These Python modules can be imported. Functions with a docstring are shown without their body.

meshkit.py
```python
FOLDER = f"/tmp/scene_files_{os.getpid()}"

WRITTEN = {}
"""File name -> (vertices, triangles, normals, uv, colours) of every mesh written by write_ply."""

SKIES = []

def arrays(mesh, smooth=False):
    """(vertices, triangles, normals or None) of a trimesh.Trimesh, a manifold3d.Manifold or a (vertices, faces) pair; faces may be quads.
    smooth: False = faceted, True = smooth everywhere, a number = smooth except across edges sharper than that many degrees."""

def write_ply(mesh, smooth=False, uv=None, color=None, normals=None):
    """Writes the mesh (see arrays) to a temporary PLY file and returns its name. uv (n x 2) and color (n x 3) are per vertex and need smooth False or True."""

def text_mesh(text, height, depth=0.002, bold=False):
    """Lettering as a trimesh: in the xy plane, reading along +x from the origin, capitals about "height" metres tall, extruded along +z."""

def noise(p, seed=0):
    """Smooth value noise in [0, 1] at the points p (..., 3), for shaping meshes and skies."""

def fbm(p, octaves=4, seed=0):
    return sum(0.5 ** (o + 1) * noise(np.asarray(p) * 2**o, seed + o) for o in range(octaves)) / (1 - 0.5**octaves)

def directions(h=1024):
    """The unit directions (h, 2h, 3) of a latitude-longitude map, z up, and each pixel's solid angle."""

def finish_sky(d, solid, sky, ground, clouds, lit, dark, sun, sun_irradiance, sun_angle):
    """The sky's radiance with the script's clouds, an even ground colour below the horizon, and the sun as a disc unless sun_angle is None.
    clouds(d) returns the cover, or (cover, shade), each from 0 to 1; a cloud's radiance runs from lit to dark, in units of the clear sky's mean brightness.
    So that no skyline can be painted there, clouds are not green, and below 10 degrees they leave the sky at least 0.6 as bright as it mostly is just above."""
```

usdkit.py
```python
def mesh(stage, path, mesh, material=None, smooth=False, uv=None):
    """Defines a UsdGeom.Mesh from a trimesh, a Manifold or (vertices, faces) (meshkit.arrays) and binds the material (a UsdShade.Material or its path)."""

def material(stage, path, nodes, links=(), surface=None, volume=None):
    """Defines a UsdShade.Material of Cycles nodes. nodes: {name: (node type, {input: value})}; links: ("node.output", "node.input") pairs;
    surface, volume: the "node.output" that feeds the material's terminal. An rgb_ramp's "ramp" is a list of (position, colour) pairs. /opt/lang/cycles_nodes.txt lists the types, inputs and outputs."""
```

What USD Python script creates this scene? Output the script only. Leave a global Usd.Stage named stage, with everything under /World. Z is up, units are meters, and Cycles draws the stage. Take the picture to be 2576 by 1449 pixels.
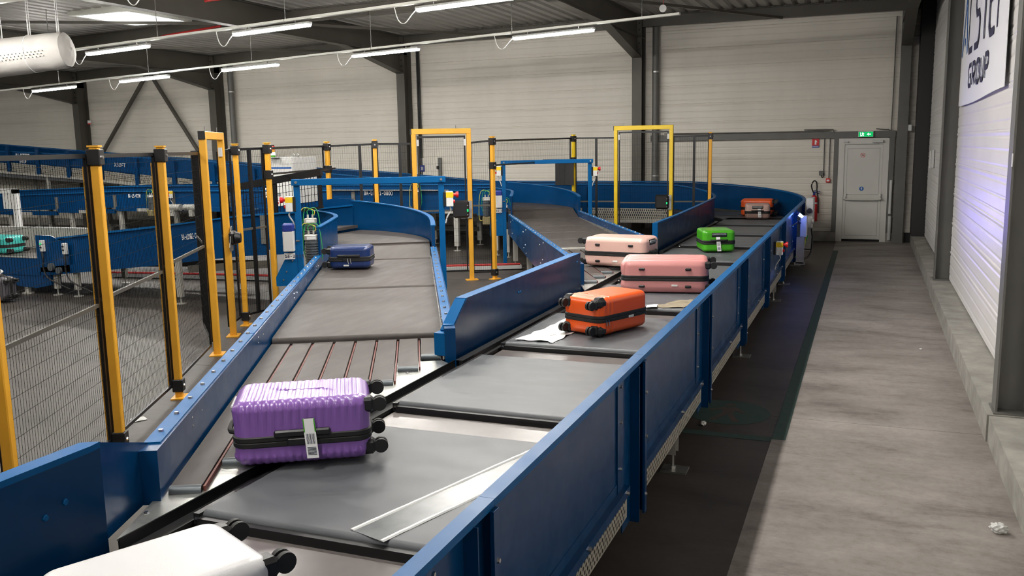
import math, random
import numpy as np, trimesh, usdkit, meshkit
from pxr import Usd, UsdGeom, UsdLux, UsdShade, Gf, Sdf
from shapely.geometry import Polygon, Point, box as sbox
from shapely.ops import unary_union
stage = Usd.Stage.CreateInMemory()
UsdGeom.SetStageUpAxis(stage, 'Z'); UsdGeom.SetStageMetersPerUnit(stage, 1.0)
world = UsdGeom.Xform.Define(stage, '/World'); stage.SetDefaultPrim(world.GetPrim())
UsdGeom.Scope.Define(stage, '/World/Looks')
rng = random.Random(7)
# ------------------------------------------------ camera, sky, exposure
PITCH, YAW, ROLL = -0.157391, 0.377126, 0.0180708
def rot(p, y, r):
    c, s = math.cos, math.sin
    Rz = np.array([[c(y), -s(y), 0], [s(y), c(y), 0], [0, 0, 1]])
    Rx = np.array([[1, 0, 0], [0, c(p), -s(p)], [0, s(p), c(p)]])
    Ry = np.array([[c(r), 0, s(r)], [0, 1, 0], [-s(r), 0, c(r)]])
    return Rz @ Rx @ Ry
CR = rot(PITCH, YAW, ROLL)
cam = UsdGeom.Camera.Define(stage, '/World/camera')
m4 = np.eye(4); m4[0, :3] = CR[:, 0]; m4[1, :3] = CR[:, 2]; m4[2, :3] = -CR[:, 1]; m4[3, :3] = (0, 0, 2.15)
cam.AddTransformOp().Set(Gf.Matrix4d(m4.tolist()))
cam.CreateHorizontalApertureAttr(36.0); cam.CreateVerticalApertureAttr(36.0 * 1449 / 2576)
cam.CreateFocalLengthAttr(36.0 * 2258.8 / 2576); cam.CreateClippingRangeAttr(Gf.Vec2f(0.05, 500))
EXPOSURE = 2.3
LAMP = 34.0            # radiance of the LED battens
BEACON = 2.2
cam.CreateExposureAttr(EXPOSURE)
dome = UsdLux.DomeLight.Define(stage, '/World/sky'); dome.CreateIntensityAttr(0.25); dome.CreateColorAttr(Gf.Vec3f(.75, .85, 1))

# ------------------------------------------------ helpers
counts = {}
def fresh(parent, name):
    k = (parent, name); n = counts.get(k, 0); counts[k] = n + 1
    return f'{parent}/{name}' + (f'_{n:03d}' if n else '')
origin = {}
def tag(prim, label=None, cat=None, group=None, kind=None):
    for k, v in (('label', label), ('category', cat), ('group', group), ('kind', kind)):
        if v: prim.SetCustomDataByKey(k, v)
def thing(name, label, cat, loc=(0, 0, 0), group=None, kind=None):
    p = fresh('/World', name); x = UsdGeom.Xform.Define(stage, p); x.AddTranslateOp().Set(Gf.Vec3d(*map(float, loc)))
    origin[p] = np.array(loc, float); tag(x.GetPrim(), label, cat, group, kind); return p
def struct(name, loc=(0, 0, 0)): return thing(name, None, None, loc, kind='structure')
def part(parent, name, mb, mat, smooth=35, kind=None, label=None):
    p = fresh(parent, name); v, f = mb.get() if isinstance(mb, MB) else (np.asarray(mb.vertices), np.asarray(mb.faces))
    top = '/'.join(parent.split('/')[:3])
    usdkit.mesh(stage, p, (v - origin.get(top, 0), f), M[mat], smooth)
    tag(stage.GetPrimAtPath(p), label, None, None, kind); return p
def single(name, mb, mat, label, cat, group=None, kind=None, smooth=35):
    p = fresh('/World', name); v, f = mb.get()
    o = np.array([(v[:, 0].min() + v[:, 0].max()) / 2, (v[:, 1].min() + v[:, 1].max()) / 2, v[:, 2].min()])
    g = usdkit.mesh(stage, p, (v - o, f), M[mat], smooth); g.AddTranslateOp().Set(Gf.Vec3d(*o.tolist()))
    origin[p] = o; tag(g.GetPrim(), label, cat, group, kind); return p
def nrm(a): a = np.asarray(a, float); return a / (np.linalg.norm(a) + 1e-12)
BOXF = np.array([[0, 2, 1], [0, 3, 2], [4, 5, 6], [4, 6, 7], [0, 1, 5], [0, 5, 4], [1, 2, 6], [1, 6, 5], [2, 3, 7], [2, 7, 6], [3, 0, 4], [3, 4, 7]])
class MB:
    def __init__(s): s.v = []; s.f = []; s.n = 0
    def add(s, v, f):
        v = np.asarray(v, float); f = np.asarray(f, int)
        c = v - v.mean(0)
        if np.einsum('ij,ij->i', c[f[:, 0]], np.cross(c[f[:, 1]], c[f[:, 2]])).sum() < -1e-12: f = f[:, ::-1]
        s.v.append(v); s.f.append(f + s.n); s.n += len(v); return s
    def get(s): return np.vstack(s.v), np.vstack(s.f)
    def mesh(s, m): return s.add(np.asarray(m.vertices), np.asarray(m.faces))
    def box(s, x0, x1, y0, y1, z0, z1):
        return s.add([(x0, y0, z0), (x1, y0, z0), (x1, y1, z0), (x0, y1, z0), (x0, y0, z1), (x1, y0, z1), (x1, y1, z1), (x0, y1, z1)], BOXF)
    def obox(s, c, ax, ay, az):
        c, ax, ay, az = (np.asarray(q, float) for q in (c, ax, ay, az))
        if np.cross(ax, ay) @ az < 0: ax = -ax
        return s.add([c + i * ax + j * ay + k * az for k in (-1, 1) for i, j in ((-1, -1), (1, -1), (1, 1), (-1, 1))], BOXF)
    def bbox(s, c, ax, ay, az, b):     # chamfered box, half vectors
        c = np.asarray(c, float); L = [np.linalg.norm(q) for q in (ax, ay, az)]; U = [nrm(q) for q in (ax, ay, az)]; P = []
        for i in (-1, 1):
            for j in (-1, 1):
                for k in (-1, 1):
                    for d in range(3):
                        e = [L[t] - (0 if t == d else b) for t in range(3)]
                        P.append(c + i * e[0] * U[0] + j * e[1] * U[1] + k * e[2] * U[2])
        return s.mesh(trimesh.convex.convex_hull(np.array(P)))
    def bar(s, p, q, w, h, up=(0, 0, 1)):
        p, q = np.asarray(p, float), np.asarray(q, float); d = nrm(q - p); a = np.cross(d, up)
        if np.linalg.norm(a) < 1e-6: a = np.cross(d, (1, 0, 0))
        a = nrm(a); b = np.cross(a, d)
        return s.obox((p + q) / 2, (q - p) / 2, a * w / 2, b * h / 2)
    def cyl(s, p, q, r, n=12, r2=None):
        p, q = np.asarray(p, float), np.asarray(q, float); d = nrm(q - p); a = nrm(np.cross(d, (0, 0, 1) if abs(d[2]) < .9 else (1, 0, 0))); b = np.cross(d, a)
        t = np.arange(n) * 2 * np.pi / n; c = np.cos(t)[:, None] * a + np.sin(t)[:, None] * b; r2 = r if r2 is None else r2
        v = np.vstack([p + r * c, q + r2 * c, p[None], q[None]]); i = np.arange(n); j = (i + 1) % n
        return s.add(v, np.vstack([np.c_[i, j, n + j], np.c_[i, n + j, n + i], np.c_[j, i, 0 * i + 2 * n], np.c_[n + i, n + j, 0 * i + 2 * n + 1]]))
    def tube(s, pts, r, n=6):
        P = np.asarray(pts, float)
        if 4 <= len(P) < 12:                        # round the corners of a cable
            Q = np.vstack([2 * P[0] - P[1], P, 2 * P[-1] - P[-2]]); out = []
            for i in range(1, len(Q) - 2):
                for t in np.arange(5) / 5: out.append(.5 * (2 * Q[i] + (Q[i + 1] - Q[i - 1]) * t + (2 * Q[i - 1] - 5 * Q[i] + 4 * Q[i + 1] - Q[i + 2]) * t * t + (3 * Q[i] - Q[i - 1] - 3 * Q[i + 1] + Q[i + 2]) * t ** 3))
            P = np.array(out + [P[-1]])
        T = np.gradient(P, axis=0); T /= np.linalg.norm(T, axis=1, keepdims=True) + 1e-12
        ref = np.where(np.abs(T[:, 2:]) < .95, [0, 0, 1.], [1., 0, 0]); A = np.cross(T, ref); A /= np.linalg.norm(A, axis=1, keepdims=True); B = np.cross(T, A)
        t = np.arange(n) * 2 * np.pi / n
        v = (P[:, None] + r * (np.cos(t)[None, :, None] * A[:, None] + np.sin(t)[None, :, None] * B[:, None])).reshape(-1, 3); f = []
        for i in range(len(P) - 1):
            for j in range(n):
                k = (j + 1) % n; f += [(i * n + j, i * n + k, (i + 1) * n + k), (i * n + j, (i + 1) * n + k, (i + 1) * n + j)]
        e = (len(P) - 1) * n
        for j in range(1, n - 1): f += [(0, j + 1, j), (e, e + j, e + j + 1)]
        return s.add(v, f)
    def sweep(s, path, prof):   # path (N,3) in plan with z; prof closed polygon of (normal offset to the right, z offset)
        P = np.asarray(path, float); T = np.gradient(P[:, :2], axis=0); T /= np.linalg.norm(T, axis=1, keepdims=True); R = np.c_[T[:, 1], -T[:, 0]]
        pr = np.asarray(prof, float); m = len(pr)
        a = sum(pr[i][0] * pr[(i + 1) % m][1] - pr[(i + 1) % m][0] * pr[i][1] for i in range(m))
        if a < 0: pr = pr[::-1]
        v = np.zeros((len(P), m, 3)); v[:, :, :2] = P[:, None, :2] + R[:, None] * pr[None, :, :1]; v[:, :, 2] = P[:, None, 2] + pr[None, :, 1]; f = []
        for i in range(len(P) - 1):
            for j in range(m):
                k = (j + 1) % m; f += [(i * m + j, i * m + k, (i + 1) * m + k), (i * m + j, (i + 1) * m + k, (i + 1) * m + j)]
        e = (len(P) - 1) * m
        for j in range(1, m - 1): f += [(0, j + 1, j), (e, e + j, e + j + 1)]
        return s.add(v.reshape(-1, 3), f)
    def poly(s, poly, O, U, V, N, t):   # shapely polygon (u, v) extruded by t along N
        for g in getattr(poly, 'geoms', [poly]):
            m = trimesh.creation.extrude_polygon(g, 1.0, engine='earcut'); w = np.asarray(m.vertices)
            v = np.asarray(O, float) + w[:, :1] * np.asarray(U, float) + w[:, 1:2] * np.asarray(V, float) + w[:, 2:] * t * np.asarray(N, float)
            f = np.asarray(m.faces)
            if np.cross(U, V) @ np.asarray(N, float) * t < 0: f = f[:, ::-1]
            s.add(v, f)
        return s
    def prism(s, pts, z0, z1): return s.poly(Polygon(pts), (0, 0, z0), (1, 0, 0), (0, 1, 0), (0, 0, 1), z1 - z0)
    def text(s, txt, h, O, U, V, depth=.003, bold=True):
        m = meshkit.text_mesh(txt, h, 1.0, bold); w = np.asarray(m.vertices); N = np.cross(U, V)
        return s.add(np.asarray(O, float) + w[:, :1] * np.asarray(U, float) + w[:, 1:2] * np.asarray(V, float) + w[:, 2:] * depth * N, m.faces)
    def ball(s, c, r, n=8):
        m = trimesh.creation.uv_sphere(1.0, count=[n, 2 * n]); return s.add(np.asarray(m.vertices) * r + np.asarray(c, float), m.faces)
    def bolt(s, c, N, r=.012, h=.008): c = np.asarray(c, float); return s.cyl(c, c + np.asarray(N, float) * h, r, 6, r * .8)

# ------------------------------------------------ materials
M = {}
def mat(name, col, rough=.5, metal=0., col2=None, scale=6., detail=4., lo=.35, hi=.65, coat=0., bump=0., bscale=200., spec=.5, rvar=0., stretch=None, trans=0., **kw):
    n = {'p': ('principled_bsdf', dict(base_color=col, roughness=rough, metallic=metal, coat_weight=coat, coat_roughness=.15, specular_ior_level=spec, transmission_weight=trans, **kw)), 'g': ('geometry', {})}; l = []
    if col2 is not None or rvar:
        n['m'] = ('mapping', dict(scale=stretch or (1, 1, 1))); n['t'] = ('noise_texture', dict(scale=scale, detail=detail, roughness=.6)); l += [('g.position', 'm.vector'), ('m.vector', 't.vector')]
    if col2 is not None:
        n['r'] = ('rgb_ramp', dict(ramp=[(lo, col), (hi, col2)])); l += [('t.fac', 'r.fac'), ('r.color', 'p.base_color')]
    if rvar:
        n['mr'] = ('map_range', dict(from_min=.3, from_max=.7, to_min=rough - rvar, to_max=rough + rvar)); l += [('t.fac', 'mr.value'), ('mr.result', 'p.roughness')]
    if bump:
        n['bt'] = ('noise_texture', dict(scale=bscale, detail=2)); n['b'] = ('bump', dict(strength=bump, distance=.002)); l += [('g.position', 'bt.vector'), ('bt.fac', 'b.height'), ('b.normal', 'p.normal')]
    M[name] = usdkit.material(stage, f'/World/Looks/{name}', n, l, surface='p.BSDF')
def emit(name, col, strength):
    M[name] = usdkit.material(stage, f'/World/Looks/{name}', {'e': ('emission', dict(color=col, strength=strength))}, [], surface='e.emission')
mat('wall_white', (.76, .715, .635), .45, col2=(.70, .66, .585), scale=1.2, stretch=(1, 1, .25), rvar=.06)
mat('wall_right', (.75, .73, .72), .42, col2=(.68, .66, .64), scale=1.5, stretch=(1, .3, 1), rvar=.05)
mat('steel_brown', (.075, .068, .056), .5, col2=(.09, .082, .068), scale=2)
mat('steel_grey', (.125, .125, .115), .5, col2=(.145, .14, .13), scale=3)
mat('dark_trim', (.02, .02, .02), .6)
mat('deck', (.48, .465, .43), .45, col2=(.42, .405, .375), scale=.8)
mat('concrete_kerb', (.36, .345, .31), .85, col2=(.22, .21, .19), scale=3.5, detail=8, bump=.5, bscale=60)
mat('door_white', (.66, .65, .61), .4, col2=(.62, .61, .57), scale=2)
mat('blue', (.0012, .042, .136), .24, spec=.26, coat=.03, rvar=.04, scale=3)  # shaded copy of the one blue paint, darkened for faces in shade
mat('blue_lit', (.0015, .094, .275), .42, spec=.16, coat=.0, rvar=.05, scale=4)  # lit copy of the same blue paint, brightened for faces turned up
mat('belt', (.060, .051, .047), .5, spec=.28, col2=(.074, .063, .058), scale=9, stretch=(1, .25, 1), bump=.25, bscale=420, rvar=.07)
mat('carrier_belt', (.088, .093, .102), .44, spec=.35, col2=(.112, .118, .127), scale=5, stretch=(.6, 1.5, 1), bump=.2, bscale=500, rvar=.08)
mat('gap_grey', (.13, .115, .11), .25, col2=(.16, .14, .135), scale=4)
mat('black_plastic', (.012, .012, .013), .38)
mat('black_rubber', (.01, .01, .01), .6)
mat('black_metal', (.008, .008, .009), .35)
mat('wire_black', (.010, .010, .010), .8, spec=.1)
mat('red_guide', (.15, .035, .026), .55)
mat('galva', (.62, .62, .60), .34, .9, col2=(.48, .49, .48), scale=9, detail=6, rvar=.1)
mat('galva_plate', (.50, .50, .47), .36, .85, col2=(.36, .37, .355), scale=7, detail=7, rvar=.1)
mat('galva_dull', (.48, .47, .43), .5, .35, col2=(.40, .39, .36), scale=8)
mat('perforated', (.42, .40, .34), .5, .4)
mat('zinc_bolt', (.75, .75, .75), .25, 1.)
mat('yellow', (.80, .40, .035), .4, col2=(.75, .365, .03), scale=5)
mat('yellow_lemon', (.86, .60, .02), .36, col2=(.82, .55, .02), scale=5)
mat('white_plastic', (.72, .72, .70), .4)
mat('grey_plastic', (.35, .35, .36), .45)
mat('light_grey', (.58, .58, .57), .45)
mat('dark_blue_plastic', (.012, .03, .22), .4)
mat('red', (.62, .012, .015), .35)
mat('red_dark', (.4, .012, .01), .45)
mat('green_paint', (.016, .05, .042), .7, col2=(.03, .06, .05), scale=12, detail=6)
mat('cable_green', (.02, .30, .07), .45); mat('cable_yellow', (.55, .5, .06), .45); mat('cable_white', (.6, .6, .58), .5); mat('cable_black', (.01, .01, .01), .5)
mat('fabric_duct', (.46, .445, .42), .75, col2=(.40, .385, .365), scale=3, bump=.3, bscale=30)
mat('banner', (.80, .80, .82), .55); mat('ink', (.02, .02, .05), .6); mat('ink_blue', (.02, .12, .42), .5); mat('paint_white', (.8, .8, .8), .5)
mat('tray_white', (.85, .85, .78), .4); mat('chrome', (.6, .6, .6), .2, 1.)
mat('paper', (.72, .72, .70), .7); mat('paper_brown', (.30, .25, .17), .7, col2=(.22, .18, .12), scale=20)
mat('film', (.12, .13, .135), .25, col2=(.18, .19, .195), scale=6)
mat('steel_motor', (.10, .115, .125), .4, .3); mat('gold_cast', (.30, .25, .13), .45, .5)
for k, c, r in (('c_purple', (.24, .11, .41), .3), ('c_orange', (.86, .11, .015), .34), ('c_pink', (.62, .26, .25), .3), ('c_pale', (.68, .43, .37), .36), ('c_green', (.06, .36, .012), .34),
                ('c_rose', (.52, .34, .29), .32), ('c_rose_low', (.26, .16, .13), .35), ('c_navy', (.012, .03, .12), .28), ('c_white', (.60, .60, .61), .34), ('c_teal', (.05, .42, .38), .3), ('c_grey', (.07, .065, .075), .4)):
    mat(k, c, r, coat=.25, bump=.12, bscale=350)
emit('lamp', (1.0, .965, .90), LAMP); emit('sky_glass', (.93, .97, 1.0), 3.0); emit('green_glow', (.02, .55, .16), .35); emit('exit_white', (.75, 1, .8), .8)
emit('beacon', (.1, .22, 1.0), 14.); emit('amber_white', (.85, 1, .85), .6); emit('red_glow', (1, .05, .03), .6); emit('exit_green', (.005, .30, .075), .35)
# concrete floor: large tone patches, fine wear, darker tyre stains
nodes = {'g': ('geometry', {}), 'p': ('principled_bsdf', dict(roughness=.62)),
         'n1': ('noise_texture', dict(scale=.55, detail=8, roughness=.65)), 'm2': ('mapping', dict(scale=(.55, 1.3, 1))), 'n2': ('noise_texture', dict(scale=1.7, detail=11, roughness=.72, distortion=.15)), 'n3': ('noise_texture', dict(scale=16, detail=6, roughness=.75)),
         'r1': ('rgb_ramp', dict(ramp=[(.30, (.19, .170, .157)), (.5, (.275, .250, .235)), (.72, (.345, .318, .30))])),
         'r2': ('rgb_ramp', dict(ramp=[(.34, (.52, .49, .47)), (.46, (.86, .84, .82)), (.60, (1.08, 1.06, 1.05)), (.75, (1.2, 1.18, 1.16))])),
         'r3': ('rgb_ramp', dict(ramp=[(.3, (.78, .76, .75)), (.55, (1.04, 1.04, 1.04))])),
         'mx': ('mix_color', dict(blend_type='multiply', fac=1.0)), 'my': ('mix_color', dict(blend_type='multiply', fac=.8)),
         'bp': ('bump', dict(strength=.25, distance=.004))}
FL = [('g.position', 'n1.vector'), ('g.position', 'm2.vector'), ('m2.vector', 'n2.vector'), ('g.position', 'n3.vector'), ('n1.fac', 'r1.fac'), ('n2.fac', 'r2.fac'), ('n3.fac', 'r3.fac'),
    ('r1.color', 'mx.a'), ('r2.color', 'mx.b'), ('mx.result', 'my.a'), ('r3.color', 'my.b'), ('my.result', 'p.base_color'), ('n3.fac', 'bp.height'), ('bp.normal', 'p.normal')]
M['floor'] = usdkit.material(stage, '/World/Looks/floor', nodes, FL, surface='p.BSDF')

nodes2 = dict(nodes); nodes2['r1'] = ('rgb_ramp', dict(ramp=[(.30, (.038, .033, .028)), (.5, (.056, .049, .043)), (.72, (.073, .064, .056))])); nodes2['p'] = ('principled_bsdf', dict(roughness=.5))  # darker machine-area floor; the guard shadow is put into its colour too
M['floor_dark_shade'] = usdkit.material(stage, '/World/Looks/floor_dark_shade', nodes2, FL, surface='p.BSDF')
# ------------------------------------------------ the hall
WY, WX = 20.46, 1.12        # inner faces of the back and right walls
def drop(x): return -.08 * (max(0., -5 - x) / 6.1) ** 1.75     # the roof falls gently to the left
fl = struct('floor')
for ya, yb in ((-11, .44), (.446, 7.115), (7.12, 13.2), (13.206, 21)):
    part(fl, 'slab', MB().box(-.5765, 1.6, ya, yb, -.2, 0), 'floor'); part(fl, 'slab', MB().box(-37, -.5775, ya, yb, -.2, 0), 'floor_dark_shade')
b = MB().box(-37, 1.6, -11, 21, -.2, -.012); part(fl, 'joint_filler', b, 'dark_trim')

def panel_run(parent, a0, a1, z0, rows, place, matn, ph=.4):
    """horizontal wall trays: each is one mesh with its grooves; place(s, out, z) -> world point, out>0 into the hall"""
    for k in range(rows):
        z = z0 + ph * k; pr = [(.0105, .0), (.016, .006), (.016, .012)]
        for g in (.075, .215, .345): pr += [(.016, g - .020), (.0118, g - .005), (.0118, g + .005), (.016, g + .020)]
        pr += [(.016, ph - .036), (.0195, ph - .024), (.0195, ph - .010), (.0105, ph)]
        v = [place(s_, o, z + q) for s_ in (a0, a1) for o, q in pr]; m = len(pr); f = []
        for j in range(m - 1): f += [(j, j + 1, m + j + 1), (j, m + j + 1, m + j)]
        d = place(a1, 0, z)[0] - place(a0, 0, z)[0]
        part(parent, 'panel', MB().add(v, f), matn, smooth=False)
wb = struct('wall_back')
part(wb, 'backing', MB().box(-37, 1.4, WY + .002, WY + .2, -.1, 5.4), 'dark_trim')
colx = [-32.1, -27.0, -21.55, -16.65, -10.85, -4.97, .55]
for i in range(6):
    panel_run(wb, colx[i] + .02, colx[i + 1] - .02, .2, 12, lambda s_, o, z: (s_, WY - o, z), 'wall_white')
panel_run(wb, -37, -32.12, .2, 12, lambda s_, o, z: (s_, WY - o, z), 'wall_white'); panel_run(wb, .57, WX, .2, 12, lambda s_, o, z: (s_, WY - o, z), 'wall_white')
part(wb, 'plinth', MB().box(-37, -.60, WY - .09, WY + .05, 0, .198), 'concrete_kerb'); part(wb, 'plinth', MB().box(.392, .75, WY - .09, WY + .05, 0, .198), 'concrete_kerb')
wr = struct('wall_right')
part(wr, 'backing', MB().box(WX + .002, WX + .2, -11, 20.7, -.1, 5.4), 'dark_trim')
coly = [-6.1, .5, 7.12, 13.74]
ys = [-11, -6.1, .5, 7.12, 13.74, 19.75]
for i in range(5): panel_run(wr, ys[i] + .02, ys[i + 1] - .02, .21, 12, lambda s_, o, z: (WX - o, s_, z), 'wall_right')
kb = struct('trim_1')
segs = [(-11, -6.4), (-6.39, .35), (.36, 6.95), (6.96, 13.55), (13.56, 20.42)]
for i, (a, c) in enumerate(segs):
    j = .012 * (i % 2); part(kb, 'kerb', MB().box(.87 - j, WX + .1, a, c, 0, .195 + j * .4), 'concrete_kerb')
for nm, bx in (('wall_front', (-37, 1.6, -11.2, -11, 0, 5.6)), ('wall_left', (-37.2, -37, -11.2, 21, 0, 5.6))):
    w = struct(nm); part(w, 'sheet', MB().box(*bx), 'steel_brown')
# roof deck: trapezoidal steel sheets between the rafters, ribs running along the hall
ce = struct('ceiling')
rx = [-37] + colx[:-1] + [1.6]
for i in range(len(rx) - 1):
    x = rx[i]; prof = []
    while x < rx[i + 1] - .01:
        for dx, h in ((0, 0), (.13, 0), (.155, .055), (.225, .055), (.25, 0)):
            if x + dx <= rx[i + 1] + .001: prof.append((x + dx, h))
        x += .25
    pts = np.array([(px, y, 4.93 + h + drop(px)) for y in (-11.2, 20.7) for px, h in prof]); m = len(prof)
    f = [t for j in range(m - 1) for t in ((j, j + 1, m + j + 1), (j, m + j + 1, m + j))]
    if -13.9 > rx[i] > -17:                     # this bay holds the skylight: cut the sheet around it
        v = []; f = []
        for ya, yb, xa, xb in ((-11.2, 13.3, -40, 5), (14.8, 20.7, -40, 5), (13.3, 14.8, -40, -14.0), (13.3, 14.8, -12.75, 5)):
            q = [(px, h) for px, h in prof if xa <= px <= xb]; n0 = len(v); m = len(q)
            v += [(px, y, 4.93 + h + drop(px)) for y in (ya, yb) for px, h in q]
            f += [t for j in range(m - 1) for t in ((n0 + j, n0 + j + 1, n0 + m + j + 1), (n0 + j, n0 + m + j + 1, n0 + m + j))]
        pts = np.array(v)
    part(ce, 'deck_sheet', MB().add(pts, f), 'deck', smooth=False)
part(ce, 'insulation', MB().box(-37, -14.1, -11.2, 20.7, 5.2, 5.3).box(-12.7, 1.6, -11.2, 20.7, 5.2, 5.3).box(-14.1, -12.7, -11.2, 13.2, 5.2, 5.3).box(-14.1, -12.7, 14.9, 20.7, 5.2, 5.3), 'dark_trim')
sk = struct('window_1')
part(sk, 'upstand', MB().box(-14.1, -14.0, 13.2, 14.9, 4.70, 5.3).box(-12.75, -12.65, 13.2, 14.9, 4.70, 5.3).box(-14.0, -12.75, 13.2, 13.3, 4.70, 5.3).box(-14.0, -12.75, 14.8, 14.9, 4.70, 5.3), 'tray_white')
part(sk, 'glazing', MB().box(-14.0, -12.75, 13.3, 14.8, 5.22, 5.25), 'sky_glass')
part(sk, 'glazing_bar', MB().box(-13.4, -13.35, 13.3, 14.8, 5.14, 5.21), 'light_grey')
def ibeam(b, p, q, h, w, up=(0, 0, 1), tf=.014, tw=.012):
    p, q, up = np.asarray(p, float), np.asarray(q, float), nrm(up)
    for s_ in (1, -1): b.bar(p + up * s_ * (h / 2 - tf / 2), q + up * s_ * (h / 2 - tf / 2), w, tf, up)
    b.bar(p, q, tw, h - 2 * tf, up); return b
for i, x in enumerate([-26.9, -21.45, -16.55, -10.8, -4.87]):
    d = drop(x) ; c = struct('trim_2')
    b = MB(); ibeam(b, (x, WY - .21, 0), (x, WY - .21, 4.9 + d), .38, .22, (0, 1, 0)); part(c, 'column', b, 'steel_brown')
    b = MB(); ibeam(b, (x, WY - .02, 4.68 + d), (x, -11, 4.68 + d), .46, .2); part(c, 'rafter', b, 'steel_brown')
    b = MB().poly(Polygon([(WY - .4, 4.46 + d), (WY - .4, 4.02 + d), (17.5, 4.46 + d)]), (x - .006, 0, 0), (0, 1, 0), (0, 0, 1), (1, 0, 0), .012)
    b.bar((x, WY - .4, 4.02 + d), (x, 17.5, 4.45 + d), .2, .014); b.box(x - .1, x + .1, WY - .415, WY - .4, 3.98 + d, 4.9 + d); part(c, 'haunch', b, 'steel_brown')
    b = MB()
    for k in range(6):
        for s_ in (-1, 1): b.bolt((x + s_ * .06, WY - .43, 4.05 + d + k * .14), (0, -1, 0), .018, .02)
    part(c, 'bolt_row', b, 'black_metal', kind='stuff')
c = struct('trim_3')
b = MB(); ibeam(b, (.62, WY - .06, 0), (.62, WY - .06, 4.9), .3, .2, (0, 1, 0)); part(c, 'column', b, 'steel_grey')
b = MB(); ibeam(b, (.62, WY - .02, 4.68), (.62, -11, 4.68), .46, .2); b.bar((.62, WY - .3, 4.0), (.62, 18.2, 4.45), .2, .014)
b.poly(Polygon([(WY - .3, 4.46), (WY - .3, 4.0), (18.2, 4.46)]), (.614, 0, 0), (0, 1, 0), (0, 0, 1), (1, 0, 0), .012); part(c, 'rafter', b, 'steel_brown')
part(c, 'corner_block', MB().box(.86, 1.12, 19.78, 20.4, .2, 4.9), 'dark_trim')  # near-black block filling the gap between corner column and right wall
for y in coly + [-10]:
    c = struct('trim_4'); b = MB(); ibeam(b, (1.015, y, .2), (1.015, y, 4.9), .2, .2, (1, 0, 0)); part(c, 'column', b, 'steel_grey')
    part(c, 'base_plate', MB().box(.9, 1.12, y - .14, y + .14, .195, .21), 'steel_grey')
c = struct('trim_5')            # purlins
for y in (20.15, 15.45, 10.9, 6.3, 1.7, -3., -7.6):
    xs = [1.3, -4.87, -10.8, -16.55, -21.45, -26.9, -36.9]
    for a, e in zip(xs[:-1], xs[1:]):
        b = MB(); ibeam(b, (a, y, 4.80 + drop(a)), (e, y, 4.80 + drop(e)), .24, .11); part(c, 'purlin', b, 'steel_brown')
c = struct('trim_6')            # roof bracing rods and wall bracing tubes
for p, q in (((-10.8, 15.4), (-7.9, 20.1)), ((-7.9, 15.4), (-4.8, 10.9)), ((-16, 15.4), (-12.5, 20.1)), ((-20.8, 15.4), (-17, 20.1)), ((-16, 10.9), (-11, 15.3)), ((-4.7, 15.4), (-1.8, 20.1))):
    part(c, 'brace_rod', MB().bar((*p, 4.68 + drop(p[0])), (*q, 4.68 + drop(q[0])), .05, .05), 'steel_brown')
for xa, xb in ((-18.93, -20.75), (-18.80, -17.35)):
    part(c, 'brace_tube', MB().cyl((xa, WY - .18, 4.3), (xb, WY - .18, 2.2), .055, 12).cyl((xb, WY - .18, 2.2), (xb - .35 * (1 if xa < -18.85 else -1), WY - .18, 1.75), .055, 12), 'steel_brown')
c = struct('trim_7')            # rain pipes beside the columns
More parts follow.
